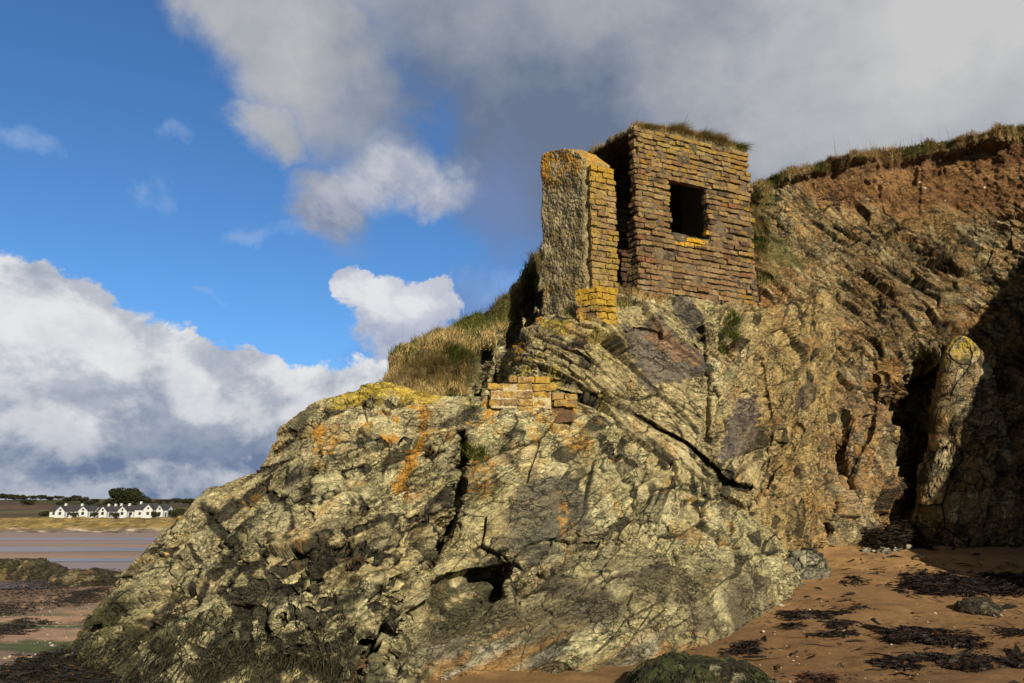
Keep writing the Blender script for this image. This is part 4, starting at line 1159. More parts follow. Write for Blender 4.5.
v, f = core_box(O1 + np.array([0, 0.05, 0]), np.array([1.0, 0, 0]), np.array([0, -1.0, 0]), -0.2, 0.2, -0.45, -0.06, bt_bot[2] - 0.15, bt_top[2] - 0.015, 0.02, 0.012, 264)
parts.append((v, f, np.array((0.36, 0.24, 0.05))))
build_mass('brickwork', parts, M_BRICK, but)

# ---- low remnant of brick wall on the outcrop's shoulder
lw = unproj(490, 406, 7.98)
low = empty('low_brick_wall', lw)
tag(low, 'low yellow-brown brick wall remnant with pale mortar, on the crest of the outcrop', 'brick wall')
al = math.radians(4)
Ul = np.array([math.cos(al), math.sin(al), 0]); Nl = np.array([math.sin(al), -math.cos(al), 0])
k = 7.98 / FPX / 0.985
Wl = 62 * k; cz = 0.079
O2 = np.array([lw[0], lw[1], 0])
zl = lw[2]
bs = lay_wall(O2, Ul, Nl, lambda z: (0.0 if z > zl else 0.01, Wl + 8 * k) if z < zl + 0.3 * cz else (0.0 if z < zl + 2 * cz + 0.01 else (0.0 if z < zl + 2 * cz + 0.05 else 22 * k), Wl if z < zl + 3 * cz else Wl - 4 * k), zl, zl + 3.6 * cz, course=cz, seed=51, jut=0.006, miss_edge=0.02, skip=0.03, blen=(0.13, 0.19), joint=0.010, depth=0.11)
for (u0_, zz_, L_) in ((30 * k, -0.5 * cz, 0.22), (36 * k, -1.5 * cz, 0.12), (62 * k, 1.4 * cz, 0.12), (75 * k, 1.3 * cz, 0.13), (64 * k, 0.5 * cz, 0.13), (76 * k, 0.4 * cz, 0.12)):
    bs.append((O2 + Ul * (u0_ + L_ / 2) + Nl * -0.06 + Z3 * (zl + zz_), Ul, Nl, L_ / 2, 0.055, cz * 0.44, 0.03))
V, F, bi = brick_mass(bs, 0.011, 270)
lf = [(0.85 * smooth(-0.45, 0.15, nz(V, 5, 271)), (0.43, 0.275, 0.05)), (0.5 * smooth(0.2, 0.5, nz(V, 12, 272)), (0.12, 0.06, 0.03))]
cb = brick_cols(V, bi, 273, 0.04, lf, 0.7, 0.03)
v, f = core_box(O2, Ul, Nl, 0.01, Wl - 0.01, -0.24, -0.010, zl - 0.02, zl + 2.9 * cz, 0.02, 0.006, 274)
v2, f2 = core_box(O2, Ul, Nl, Wl - 0.02, Wl + 22 * k, -0.24, -0.05, zl - 0.15, zl + 1.4 * cz, 0.02, 0.012, 275)
v3, f3 = core_box(O2, Ul, Nl, 28 * k, 56 * k, -0.2, -0.02, zl - 1.6 * cz, zl + 0.01, 0.02, 0.012, 276)
build_mass('brickwork', [(V, F, cb), (v, f, np.array((0.50, 0.42, 0.27))), (v2, f2, np.array((0.13, 0.08, 0.045))), (v3, f3, np.array((0.28, 0.18, 0.07)))], M_BRICK, low)

# ------------------------------------------------------------------ beach
def gz(x, y):
    x = np.asarray(x, float); y = np.asarray(y, float)
    yy = np.clip(y, 4, 12.5)
    right = 0.06 * (yy - 4) + 0.0125 * (yy - 4) ** 2 + 0.02 * np.minimum(y - 4, 0)
    left = np.where(y > 10, -0.0135 * (y - 10), 0.0)
    w = smooth(-3.6, -0.4, x)
    return left * (1 - w) + right * w


M_SAND, nt, bs_ = new_mat('sand'); q = NB(nt)
att = q.n('ShaderNodeAttribute', attribute_name='Col').outputs[0]
tc = q.n('ShaderNodeTexCoord').outputs['Object']
n1 = q.rng(q.noise(tc, 9, 6, 0.65), 0.3, 0.7, 0.8, 1.2, False)
n2 = q.rng(q.noise(tc, 160, 3, 0.6), 0.25, 0.75, 0.7, 1.3, False)
cc_ = q.n('ShaderNodeCombineXYZ'); ff = q.m('MULTIPLY', n1, n2)
for i in range(3): nt.links.new(ff, cc_.inputs[i])
q.put(bs_.inputs['Base Color'], q.mix(1.0, att, cc_.outputs[0], 'MULTIPLY'))
wet = q.n('ShaderNodeAttribute', attribute_name='wet').outputs['Fac']
q.put(bs_.inputs['Roughness'], q.rng(wet, 0, 1, 0.92, 0.28, False))
bs_.inputs['Specular IOR Level'].default_value = 0.3
b1_ = q.n('ShaderNodeBump'); b1_.inputs['Distance'].default_value = 0.012; q.put(b1_.inputs['Height'], q.noise(tc, 14, 6, 0.65))
b2_ = q.n('ShaderNodeBump'); b2_.inputs['Distance'].default_value = 0.003; q.put(b2_.inputs['Height'], q.noise(tc, 150, 3, 0.6))
q.put(b1_.inputs['Strength'], q.rng(wet, 0, 1, 1, 0.15, False)); q.put(b2_.inputs['Strength'], q.rng(wet, 0, 1, 1, 0.0, False))
nt.links.new(b1_.outputs[0], b2_.inputs['Normal']); nt.links.new(b2_.outputs[0], bs_.inputs['Normal'])

ys = np.concatenate([np.arange(-8, 4, 0.25), np.arange(4, 12.6, 0.035), np.geomspace(12.65, 330, 160), np.geomspace(340, 6000, 16)])
xl = np.geomspace(12.2, 5000, 60)
xs = np.concatenate([-xl[::-1], np.arange(-12, 9.5, 0.045), np.geomspace(9.6, 5000, 40)])
X, Y = np.meshgrid(xs, ys)
Pg = np.stack([X, Y, gz(X, Y)], -1).reshape(-1, 3)
near = smooth(30, 14, Pg[:, 1]) * smooth(60, 20, np.abs(Pg[:, 0]))
Pg[:, 2] += near * (0.028 * nz(Pg * np.array([0.6, 1, 0]), 1.1, 300, 3) + 0.012 * nz(Pg * np.array([1, 1, 0]), 5.5, 301, 3) + 0.010 * np.abs(nz(Pg * np.array([0.5, 1.6, 0]), 3.0, 308, 3)) - 0.022 * smooth(0.20, 0.06, worley(Pg * np.array([1.6, 1.9, 0]), 309)[0]))
ppx, ppy = project(np.where(Pg[:, 1:2] > 1.5, Pg, np.array([0, 1.5, 0])))
side = smooth(-3.4, -0.6, Pg[:, 0])
sandR = mixc(np.tile(np.array((0.255, 0.148, 0.068), np.float32), (len(Pg), 1)), (0.315, 0.19, 0.085), smooth(-0.3, 0.4, nz(Pg * np.array([.5, 1, 0]), 0.9, 302)))
sandR = mixc(sandR, (0.18, 0.105, 0.055), 0.5 * smooth(0.0, 0.4, nz(Pg * np.array([.35, 1, 0]), 2.1, 303)))
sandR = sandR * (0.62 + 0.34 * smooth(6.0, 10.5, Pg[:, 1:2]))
sandL = mixc(np.tile(np.array((0.24, 0.165, 0.12), np.float32), (len(Pg), 1)), (0.32, 0.205, 0.13), smooth(-0.3, 0.4, nz(Pg * np.array([.12, .35, 0]), 0.5, 304)))
band = 0.5 + 0.5 * np.sin(Pg[:, 1] * 0.28 + 1.5 * nz(Pg * np.array([.02, .1, 0]), 1, 305))
farw = smooth(14, 26, Pg[:, 1])
sandL = mixc(sandL, (0.20, 0.145, 0.125), 0.7 * farw * band)
nearL = smooth(16, 10, Pg[:, 1])
sandL = mixc(sandL, (0.115, 0.09, 0.07), 0.8 * nearL * smooth(-0.05, 0.35, nz(Pg * np.array([.45, 1.3, 0]), 0.9, 306)))
sandL = mixc(sandL, (0.05, 0.075, 0.016), 0.9 * smooth(-0.08, 0.2, nz(Pg * np.array([.4, 1.6, 0]), 0.8, 307)) * smooth(13, 11.0, Pg[:, 1]) * smooth(6, 8, Pg[:, 1]))
sandL = sandL * np.array((1.25, 1.2, 1.12), np.float32)
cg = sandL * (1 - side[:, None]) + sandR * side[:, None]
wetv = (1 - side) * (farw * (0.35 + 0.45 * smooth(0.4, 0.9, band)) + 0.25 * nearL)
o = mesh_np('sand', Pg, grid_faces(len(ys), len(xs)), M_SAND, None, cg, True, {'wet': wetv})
tag(o, 'brown sand beach, pinkish and wet towards the left', kind='structure')

# shallow water lying in runnels on the far sand
M_WATER, nt, bw = new_mat('water'); q = NB(nt)
bw.inputs['Base Color'].default_value = (0.20, 0.15, 0.13, 1); bw.inputs['Roughness'].default_value = 0.30; bw.inputs['IOR'].default_value = 1.33
tc = q.n('ShaderNodeTexCoord').outputs['Object']
bb = q.n('ShaderNodeBump'); bb.inputs['Distance'].default_value = 0.02; bb.inputs['Strength'].default_value = 0.4
q.put(bb.inputs['Height'], q.noise(tc, 1.5, 3, 0.6)); nt.links.new(bb.outputs[0], bw.inputs['Normal'])
def runnel(y0, y1, x0, x1, seed):
    n = 160; m = 8
    x = np.linspace(x0, x1, n)
    q3 = np.stack([x * 0.05, 0 * x, 0 * x], -1)
    a = y0 + (y1 - y0) * 0.28 * nz(q3, 1, seed, 4); b = y1 + (y1 - y0) * 0.28 * nz(q3, 1, seed + 1, 4)
    b = np.maximum(b, a + 0.05)
    t = np.linspace(0, 1, m)[:, None]
    yy = a + (b - a) * t; xx = x + 0 * t
    V = np.stack([xx, yy, gz(xx, yy) + 0.012], -1)
    o = mesh_np('water', V.reshape(-1, 3), grid_faces(m, n), M_WATER)
    tag(o, 'shallow strip of tidal water on the far sand', kind='structure')
runnel(44, 55, -140, 20, 310); runnel(30.5, 34, -90, 10, 313); runnel(16.6, 19.5, -40, -9.2, 316); runnel(90, 120, -240, 40, 318)

# ---- dark weedy rocks and seaweed on the left
def weedy_col(P, J, C):
    c = rock_colour(P, J, C, 320, light=(0.2, 0.16, 0.07), second=(0.12, 0.09, 0.045), dark_amt=0.9)
    return mixc(c, (0.028, 0.026, 0.018), 0.85 * smooth(-0.3, 0.15, nz(P, 1.6, 321)))
def weed_rug(name, pts, seed, n=900, L=(0.05, 0.16), label='', base=(0.020, 0.016, 0.012), h=0.05, cat='seaweed', group=None):
    """a heap of wet seaweed straps lying over one another; pts: footprint polygon in world x, y"""
    r = np.random.default_rng(seed)
    pts = np.array(pts); lo, hi = pts.min(0), pts.max(0)
    roots = []
    while len(roots) < n:
        c = r.uniform(lo, hi, (n * 3, 2))
        inn = inpoly(c[:, 0], c[:, 1], [tuple(p) for p in pts])
        d_, _ = polydist(c[:, 0], c[:, 1], [tuple(p) for p in pts] + [tuple(pts[0])])
        sc = min(hi - lo) * 0.5
        edge_ = np.where(inn, d_, -d_) / sc + 0.8 * nz(np.c_[c * np.array([0.7, 1.5]), 0 * c[:, 0]], 6, seed, 3)
        ok = c[(edge_ > 0.05)]; hh = np.clip(edge_[edge_ > 0.05], 0, 1)
        roots += [np.r_[p, q_] for p, q_ in zip(ok, hh)]
    roots = np.array(roots[:n])
    x, y, e = roots.T
    z = gz(x, y) + 0.004 + h * np.sqrt(e) * r.uniform(0.1, 1, n)
    P0 = np.c_[x, y, z]
    a = r.uniform(0, 2 * np.pi, n); ln = r.uniform(*L, n)
    dv = np.stack([np.cos(a), np.sin(a) * 0.8, r.normal(0, 0.12, n)], -1) * ln[:, None]
    sd = np.stack([-np.sin(a), np.cos(a), r.normal(0, 0.6, n)], -1) * (ln * r.uniform(0.03, 0.10, n))[:, None]
    bend = np.stack([-np.sin(a), np.cos(a), 0 * a], -1) * (ln * r.normal(0, 0.25, n))[:, None]
    m1 = P0 + dv * 0.5 + bend * 0.6 + Z3 * (0.25 * ln * r.uniform(0, 0.6, n))[:, None]; t1 = P0 + dv + bend * 0.1
    V = np.stack([P0 - sd * 0.6, P0 + sd * 0.6, m1 + sd, m1 - sd, t1 + sd * 0.5, t1 - sd * 0.5], 1)
    V[..., 2] = np.maximum(V[..., 2], gz(V[..., 0], V[..., 1]) + 0.003)
    i = np.arange(n)[:, None] * 6
    F = np.concatenate([i + np.array([0, 1, 2, 3]), i + np.array([3, 2, 4, 5])])
    col = np.array(base)[None] * r.uniform(0.4, 2.0, n)[:, None] * np.where(r.random(n)[:, None] < 0.12, np.array([[2.2, 1.3, 0.7]]), 1)
    cen = np.array([*(lo + hi) / 2, 0.0]); cen[2] = gz(cen[0], cen[1])
    o = mesh_np(name, V.reshape(-1, 3) - cen, F, M_WEED, None, np.repeat(col, 6, 0))
    o.location = cen
    tag(o, label, cat, group)
    return o
def ground_pt(px, py):
    """where the line of sight through a pixel meets the sand"""
    D = np.linspace(3, 60, 3000)
    P = unproj(np.full_like(D, px), np.full_like(D, py), D)
    k = np.argmax(P[:, 2] <= gz(P[:, 0], P[:, 1]))
    return P[k]
def foot(pxs): return [tuple(ground_pt(a, b)[:2]) for a, b in pxs]

p = ground_pt(30, 580)
o = lump('shore_rock', (p[0] - 0.85, p[1] + 0.5, p[2] + 0.05), (1.45, 0.7, 0.40), 322, weedy_col, ROCK_LEVELS, 0.7, 260, tilt=60)
tag(o, 'long low rock with tan streaks, dark with weed, out on the left sand', 'rock', 'weedy rocks on the left sand')
p = ground_pt(62, 587)
o = lump('shore_rock', (p[0] + 0.2, p[1] + 0.6, p[2]), (0.8, 0.5, 0.30), 325, weedy_col, ROCK_LEVELS, 0.6, 220, tilt=40)
tag(o, 'small dark weedy rock behind the left edge of the outcrop', 'rock', 'weedy rocks on the left sand')
for pl, nn, hh, lab in (([(-30, 600), (20, 585), (60, 577), (118, 572), (112, 584), (60, 597), (0, 607)], 3600, 0.20, 'broad dark mound of seaweed in front of the long low rock'),
                ([(46, 608), (70, 594), (104, 588), (100, 600), (84, 606)], 1300, 0.07, 'dark seaweed patch beside the left flank of the outcrop'),
                ([(-20, 632), (20, 620), (44, 626), (30, 634), (-10, 645)], 900, 0.05, 'dark seaweed streak at the left edge, nearer than the mound'),
                ([(-20, 606), (28, 603), (40, 612), (4, 618), (-20, 616)], 700, 0.05, 'thin dark seaweed streak between the mound and the nearer streak'),
                ([(0, 690), (30, 662), (70, 650), (110, 655), (130, 690)], 5200, 0.12, 'thick dark seaweed at the left foot of the outcrop')):
    weed_rug('seaweed', foot(pl), 330 + nn, int(nn * 4), (0.025, 0.07), lab, h=hh, base=(0.022, 0.019, 0.012), group='seaweed on the left sand')

rw_ = np.random.default_rng(91)
tw = tide * smooth(-0.2, 0.25, nz(oc.P, 2.6, 92)) * (oc.px < 360) * (oc.V[:, 2] > gz(oc.V[:, 0], oc.V[:, 1])) + 1e-12
ix = rw_.choice(len(oc.V), 9000, p=tw / tw.sum())
wv, wf, wc = blades(oc.V[ix] + rw_.normal(0, 0.006, (9000, 3)), rw_.uniform(0.04, 0.12, 9000), rw_.uniform(0.006, 0.016, 9000), np.array([0.0, -0.5, -1.3]) + 0.4 * rw_.normal(size=(9000, 3)), np.array((0.022, 0.020, 0.011))[None] * rw_.uniform(0.4, 2.4, 9000)[:, None], 0.6, 93)
tag(mesh_np('seaweed', wv, wf, M_WEED, None, wc), 'dark bladderwrack hanging over the lowest left part of the outcrop', 'seaweed', kind='stuff')

# ---- seaweed strewn over the sand on the right
RW = [([(886, 587), (900, 580), (930, 577), (960, 579), (1000, 577), (1060, 575), (1060, 596), (1000, 596), (950, 595), (925, 597), (900, 594)], 5200, 0.06, 'long thick band of black seaweed across the upper sand, beside the shadow'),
      ([(834, 585), (850, 578), (868, 584), (870, 588), (845, 589)], 520, 0.03, 'small black seaweed clump left of the long band'),
      ([(875, 631), (890, 626), (930, 634), (965, 638), (995, 650), (970, 648), (930, 644), (880, 637)], 1900, 0.035, 'long slanting seaweed strand across the middle of the sand'),
      ([(872, 664), (895, 660), (916, 663), (912, 671), (885, 669)], 620, 0.035, 'seaweed clump near the bottom of the sand, left of two'),
      ([(912, 660), (932, 654), (946, 659), (940, 664), (915, 664)], 420, 0.03, 'slim seaweed clump touching the bottom left clump'),
      ([(946, 668), (975, 658), (995, 662), (985, 672), (955, 674)], 620, 0.04, 'seaweed clump at the bottom of the sand, right of the slim one'),
      ([(1008, 660), (1040, 655), (1040, 676), (1012, 672)], 500, 0.04, 'seaweed clump cut by the bottom right corner of the picture'),
      ([(824, 624), (842, 621), (860, 626), (850, 630), (830, 628)], 260, 0.02, 'thin seaweed scrap left of the slanting strand'),
      ([(776, 624), (800, 615), (822, 612), (822, 620), (800, 628), (780, 630)], 420, 0.02, 'wispy seaweed beside the right end of the outcrop'),
      ([(806, 636), (846, 632), (858, 635), (820, 638)], 240, 0.015, 'straight thin streak of seaweed on the sand below the outcrop end'),
      ([(732, 648), (754, 643), (756, 653), (738, 657)], 260, 0.02, 'small seaweed scrap above the green boulder'),
      ([(1000, 632), (1040, 628), (1040, 636), (1005, 637)], 260, 0.02, 'thin seaweed streak at the right edge, above the corner clump'),
      ([(830, 612), (870, 608), (872, 612), (835, 616)], 200, 0.015, 'faint seaweed line between the boulder and the long band'),
      ([(800, 690), (812, 675), (828, 677), (836, 690)], 420, 0.05, 'reddish seaweed clump at the bottom edge, right of the green boulder')]
for k, (pl, nn, hh, lab) in enumerate(RW):
    weed_rug('seaweed', foot(pl), 400 + k, int(nn * 1.9), (0.03, 0.10), lab, h=hh, base=(0.017, 0.013, 0.012) if 'reddish' not in lab else (0.03, 0.016, 0.012), group='seaweed clumps on the right sand')
o = weed_rug('seaweed', foot([(862, 548), (880, 536), (915, 536), (925, 548), (890, 553)]), 450, 3200, (0.05, 0.13), 'heap of black seaweed against the cliff at the mouth of the dark cleft', h=0.28, group='seaweed clumps on the right sand')
o = weed_rug('seaweed', foot([(780, 553), (795, 543), (818, 543), (820, 549), (800, 556)]), 451, 900, (0.04, 0.1), 'small dark seaweed heap between the outcrop and the cliff foot', h=0.10, group='seaweed clumps on the right sand')

# loose straps, shells and pebbles too many to count
def litter(name, n, region, seed, size, cols, flat, label):
    r = np.random.default_rng(seed)
    px = r.uniform(region[0], region[2], n * 3); py = r.uniform(region[1], region[3], n * 3)
    pts = []
    for a, b in zip(px, py):
        g = ground_pt(a, b)
        pts.append(g)
        if len(pts) >= n: break
    pts = np.array(pts)
    keep = nz(pts * np.array([0.5, 1.5, 0]), 1.4, seed) > -0.15
    pts = pts[keep]; n = len(pts)
    pts[:, 2] = gz(pts[:, 0], pts[:, 1]) + 0.008
    s = np.exp(r.normal(0, 0.5, n)) * size
    asp = np.stack([np.ones(n), r.uniform(0.3, 0.8, n) if flat else r.uniform(0.7, 1, n), np.full(n, 0.25) if flat else r.uniform(0.5, 0.8, n)], -1)
    octv = np.array([[1, 0, 0], [.6, .7, .1], [-.4, .9, 0], [-1, .1, 0], [-.5, -.8, .1], [.5, -.9, 0], [0.1, 0, 1], [0, 0, -0.6]], float)
    ang = r.uniform(0, 6.28, n); ca, sa = np.cos(ang), np.sin(ang)
    T = octv[None] * asp[:, None] * s[:, None, None]
    V = np.stack([T[..., 0] * ca[:, None] - T[..., 1] * sa[:, None], T[..., 0] * sa[:, None] + T[..., 1] * ca[:, None], T[..., 2]], -1) + pts[:, None]
    fan = np.array([[0, 1, 6], [1, 2, 6], [2, 3, 6], [3, 4, 6], [4, 5, 6], [5, 0, 6], [1, 0, 7], [2, 1, 7], [3, 2, 7], [4, 3, 7], [5, 4, 7], [0, 5, 7]])
    F = (fan[None] + (np.arange(n) * 8)[:, None, None]).reshape(-1, 3)
    cc = np.array(cols)[r.integers(0, len(cols), n)] * r.uniform(0.7, 1.2, n)[:, None]
    o = mesh_np(name, V.reshape(-1, 3), F, M_WEED if flat else M_BRICK, None, np.repeat(cc, 8, 0), not flat)
    tag(o, label, 'debris', kind='stuff')
o = weed_rug('seaweed_straps', [(0.6, 5.2), (1.6, 7.4), (3.4, 9.0), (4.4, 10.6), (7.0, 10.2), (6.2, 6.0), (5.0, 5.0)], 455, 520, (0.06, 0.24), 'loose thin straps of seaweed strewn over the right sand', h=0.004)
del o['category']; tag(o, None, 'seaweed', kind='stuff')
litter('seaweed_scraps', 1600, (720, 560, 1040, 690), 460, 0.014, [(0.02, 0.015, 0.012), (0.05, 0.025, 0.015), (0.03, 0.02, 0.015)], True, 'scattered scraps of dark seaweed on the right sand')
litter('shells', 240, (760, 560, 1040, 690), 461, 0.008, [(0.55, 0.5, 0.42), (0.4, 0.33, 0.25), (0.6, 0.56, 0.5)], False, 'tiny pale shells and pebbles on the right sand')
litter('pebbles', 900, (-10, 596, 130, 670), 462, 0.012, [(0.5, 0.47, 0.42), (0.28, 0.24, 0.2), (0.2, 0.17, 0.14), (0.4, 0.36, 0.3)], False, 'pale pebbles strewn over the left sand')

# ---- loose boulders
def green_col(P, J, C):
    c = rock_colour(P, J, C, 470, light=(0.055, 0.06, 0.028), second=(0.035, 0.03, 0.02), dark_amt=0.9)
    return mixc(c, (0.055, 0.075, 0.022), 0.7 * smooth(-0.2, 0.3, nz(P, 5, 471)))
g1 = ground_pt(702, 690)
o = lump('weedy_boulder', (g1[0], 5.75, gz(g1[0], 5.75) + 0.0), (0.50, 0.42, 0.215), 472, green_col, SMALL_LEVELS, 0.8, 260)
tag(o, 'low boulder furred with dark green weed, at the bottom edge of the sand', 'boulder')
gl = np.random.default_rng(3)
bv = o.data; vv = np.empty(len(bv.vertices) * 3, np.float32); bv.vertices.foreach_get('co', vv); vv = vv.reshape(-1, 3) + np.array(o.location)
idx = gl.choice(np.where(vv[:, 2] > gz(vv[:, 0], vv[:, 1]) + 0.02)[0], 5200)
bb_, bf_, bc_ = blades(vv[idx], gl.uniform(0.03, 0.09, 5200), gl.uniform(0.004, 0.010, 5200), np.array([0, -0.4, -1.2]) + np.stack([nz(vv[idx], 6, 480), 0 * idx, 0 * idx], -1), np.array((0.032, 0.036, 0.016))[None] * gl.uniform(0.4, 2.0, 5200)[:, None], 0.6, 481)
fr = mesh_np('weed', bb_ - np.array(o.location), bf_, M_WEED, o, bc_)
g2 = ground_pt(808, 580)
o = lump('boulder', (g2[0], g2[1] + 0.25, g2[2] + 0.10), (0.27, 0.26, 0.20), 474, lambda P, J, C: rock_colour(P, J, C, 475, light=(0.24, 0.235, 0.185), second=(0.2, 0.2, 0.16), dark_amt=0.35), SMALL_LEVELS, 0.9, 200)
tag(o, 'small grey boulder on the sand beside the right end of the outcrop', 'boulder')
for k, (a_, b_, r_) in enumerate(((866, 552, 0.05), (874, 553, 0.035), (884, 553, 0.06), (895, 551, 0.045), (909, 549, 0.05), (788, 551, 0.04), (801, 550, 0.055))):
    gk = ground_pt(a_, b_)
    o = lump('stone', (gk[0], gk[1], gk[2] + r_ * 0.35), (r_ * 1.3, r_, r_ * 0.75), 490 + k, lambda P, J, C: rock_colour(P, J, C, 491, light=(0.42, 0.40, 0.34), second=(0.33, 0.30, 0.24), dark_amt=0.1), SMALL_LEVELS, 0.5, 60, yaw=k * 1.1)
    tag(o, 'small pale stone among the seaweed heaps at the cliff foot', 'stone', 'pale stones at the cliff foot')
g3 = ground_pt(990, 616)
def cd(P, J, C): return mixc(rock_colour(P, J, C, 477, light=(0.10, 0.085, 0.07), second=(0.08, 0.065, 0.05), dark_amt=0.9), (0.03, 0.026, 0.022), 0.5)
o = lump('weedy_stone', (g3[0], g3[1] + 0.16, g3[2] + 0.02), (0.19, 0.17, 0.11), 476, cd, SMALL_LEVELS, 0.9, 160)
tag(o, 'dark lumpy stone below the long seaweed band', 'stone')

# ------------------------------------------------------------------ far shore
DD = 300.0
zd = gz(-100, DD)
n_x, n_y = 700, 40
x = np.linspace(-420, 260, n_x)[None, :]; t = np.linspace(0, 1, n_y)[:, None]
yy = DD + 26 * t + 3 * nz(np.stack([x.ravel() * 0.02, 0 * x.ravel(), 0 * x.ravel()], -1), 1, 500)[None, :]
crest = 1.3 + 0.15 + 0.5 * nz(np.stack([x.ravel() * 0.03, 0 * x.ravel(), 0 * x.ravel()], -1), 1, 501)[None, :]
zz = zd - 0.2 + (crest - zd + 0.2) * smooth(0.0, 0.85, t) ** 0.8 - 1.2 * smooth(0.85, 1.0, t)
G = np.stack(np.broadcast_arrays(x, yy, zz), -1); P = G.reshape(-1, 3).copy()
P[:, 2] += 0.55 * nz(P, 0.16, 502) + 0.25 * nz(P, 0.6, 503)
c = mixc(np.tile(np.array((0.25, 0.185, 0.075), np.float32), (len(P), 1)), (0.14, 0.11, 0.045), smooth(-0.2, 0.4, nz(P * np.array([1, 1, 2.5]), 0.25, 504)))
c = mixc(c, (0.33, 0.25, 0.11), 0.6 * smooth(0.1, 0.5, nz(P, 0.5, 505)))
tt = (t + 0 * x).ravel()
c = mixc(c, (0.15, 0.125, 0.11), smooth(0.30, 0.12, tt + 0.05 * nz(P, 0.3, 506)))
c = mixc(c, (0.42, 0.36, 0.28), smooth(0.34, 0.14, tt) * smooth(0.25, 0.45, nz(P * np.array([.4, 1, 1]), 0.3, 507)))
o = mesh_np('dune', P, grid_faces(n_y, n_x), M_FAR, None, c)
tag(o, 'straw-coloured dune bank along the far side of the beach', kind='structure')

x = np.linspace(-1500, 1500, 260)[None, :]; y = np.geomspace(322, 2600, 120)[:, None]
def hillz(x, y):
    x, y = np.broadcast_arrays(np.asarray(x, float), np.asarray(y, float))
    Q = np.stack([x.ravel(), y.ravel(), 0 * x.ravel()], -1)
    base = np.interp(y, [322, 345, 420, 520, 700, 1000, 2600], [1.2, 1.4, 3.5, 8.5, 16.2, 13.5, 10])
    return base + (nz(Q, 0.004, 510).reshape(x.shape) * 2.6 + nz(Q, 0.016, 511).reshape(x.shape) * 0.7) * smooth(345, 560, y)
G = np.stack(np.broadcast_arrays(x, y, hillz(x, y)), -1); P = G.reshape(-1, 3)
_, _, _, cellr = worley(P * np.array([0.022, 0.016, 0]) + np.array([3, 5, 0]), 512)
pal = np.array([(0.085, 0.085, 0.035), (0.115, 0.075, 0.05), (0.14, 0.12, 0.05), (0.07, 0.07, 0.03), (0.10, 0.065, 0.05)])
c = pal[(cellr[:, 3] * 4.99).astype(int)] * (0.85 + 0.3 * cellr[:, 4:5])
o = mesh_np('hill', P, grid_faces(120, 260), M_FAR, None, c)
tag(o, 'low hillside of brown and green fields behind the houses', kind='structure')

M_BARK = plain_material('bark', (0.06, 0.045, 0.035), 0.9)
M_LEAF = attr_material('leaf', 0.8, (), (), 0.15)
def make_tree(name, h, w, seed, nleaf, leaf, trunk_h, cols, parent_loc):
    r = np.random.default_rng(seed)
    t = empty(name, parent_loc)
    # trunk with limbs
    V = []; F = []
    def limb(a, b, ra, rb, n=7):
        a = np.array(a); b = np.array(b); d_ = b - a; s = np.cross(d_, [0.3, 1, 0.2]); s /= np.linalg.norm(s); u = np.cross(d_, s); u /= np.linalg.norm(u)
        o_ = len(V) and sum(len(v) for v in V)
        k = np.linspace(0, 2 * np.pi, n, endpoint=False)
        ring = lambda p, rr: p + rr * (np.cos(k)[:, None] * s + np.sin(k)[:, None] * u)
        V.append(np.concatenate([ring(a, ra), ring((a + b) / 2 + r.normal(0, ra * 0.4, 3), (ra + rb) / 2), ring(b, rb)]))
        i = np.arange(n); j = (i + 1) % n
        for q_ in (0, n): F.append(np.stack([i + q_, j + q_, j + q_ + n, i + q_ + n], -1) + o_)
    limb((0, 0, -0.4), (0, 0, trunk_h * 1.3), w * 0.035, w * 0.025)
    centres = []
    for k in range(9):
        a = r.uniform(0, 6.28); rr = r.uniform(0.1, 0.38) * w; zc = r.uniform(0.42, 0.86) * h
        p = np.array([np.cos(a) * rr, np.sin(a) * rr, zc]); limb((0, 0, trunk_h * r.uniform(0.8, 1.2)), p, w * 0.016, w * 0.006)
        centres.append((p, r.uniform(0.16, 0.26) * w))
    mesh_np('trunk', np.concatenate(V), np.concatenate(F), M_BARK, t)
    pts = []; dark = []
    per = nleaf // len(centres)
    for p, rad in centres:
        d_ = r.normal(size=(per, 3)); d_ /= np.linalg.norm(d_, axis=1)[:, None]
        rr = rad * r.uniform(0.45, 1.0, per) ** 0.5
        q_ = p + d_ * rr[:, None] * np.array([1.15, 1.15, 0.8])
        ok = nz(q_, 2.2 / rad, seed + 3, 2) > -0.25
        pts.append(q_[ok])
    pts = np.concatenate(pts); pts = pts[(pts[:, 2] > trunk_h * 0.6) & (pts[:, 2] < h)]; n = len(pts)
    a = r.normal(size=(n, 3)); a /= np.linalg.norm(a, axis=1)[:, None]; b = np.cross(a, r.normal(size=(n, 3))); b /= np.linalg.norm(b, axis=1)[:, None]
    s = leaf * r.uniform(0.6, 1.4, n)[:, None]
    V = np.stack([pts - a * s, pts + b * s * 0.6, pts + a * s, pts - b * s * 0.6], 1).reshape(-1, 3)
    F = np.arange(n * 4).reshape(-1, 4)
    cl_ = np.array(cols)[r.integers(0, len(cols), n)] * r.uniform(0.6, 1.4, n)[:, None]
    mesh_np('crown', V, F, M_LEAF, t, np.repeat(cl_, 4, 0))
    return t
def copy_tree(root, loc, rz=0.0, sc=1.0):
    c = root.copy(); COL.objects.link(c); c.location = loc; c.rotation_euler = (0, 0, rz); c.scale = (sc, sc, sc)
    for ch in root.children:
        k = ch.copy(); COL.objects.link(k); k.parent = c
        for g in ch.children:
            g2_ = g.copy(); COL.objects.link(g2_); g2_.parent = k
    return c
def px_x(px, D): return (px - W / 2) / FPX * D / cp * 1.0
def gpx(px, D): return unproj(px, HORIZON, D)[0]
def zpx(py, D): return unproj(W / 2, py, D)[2]
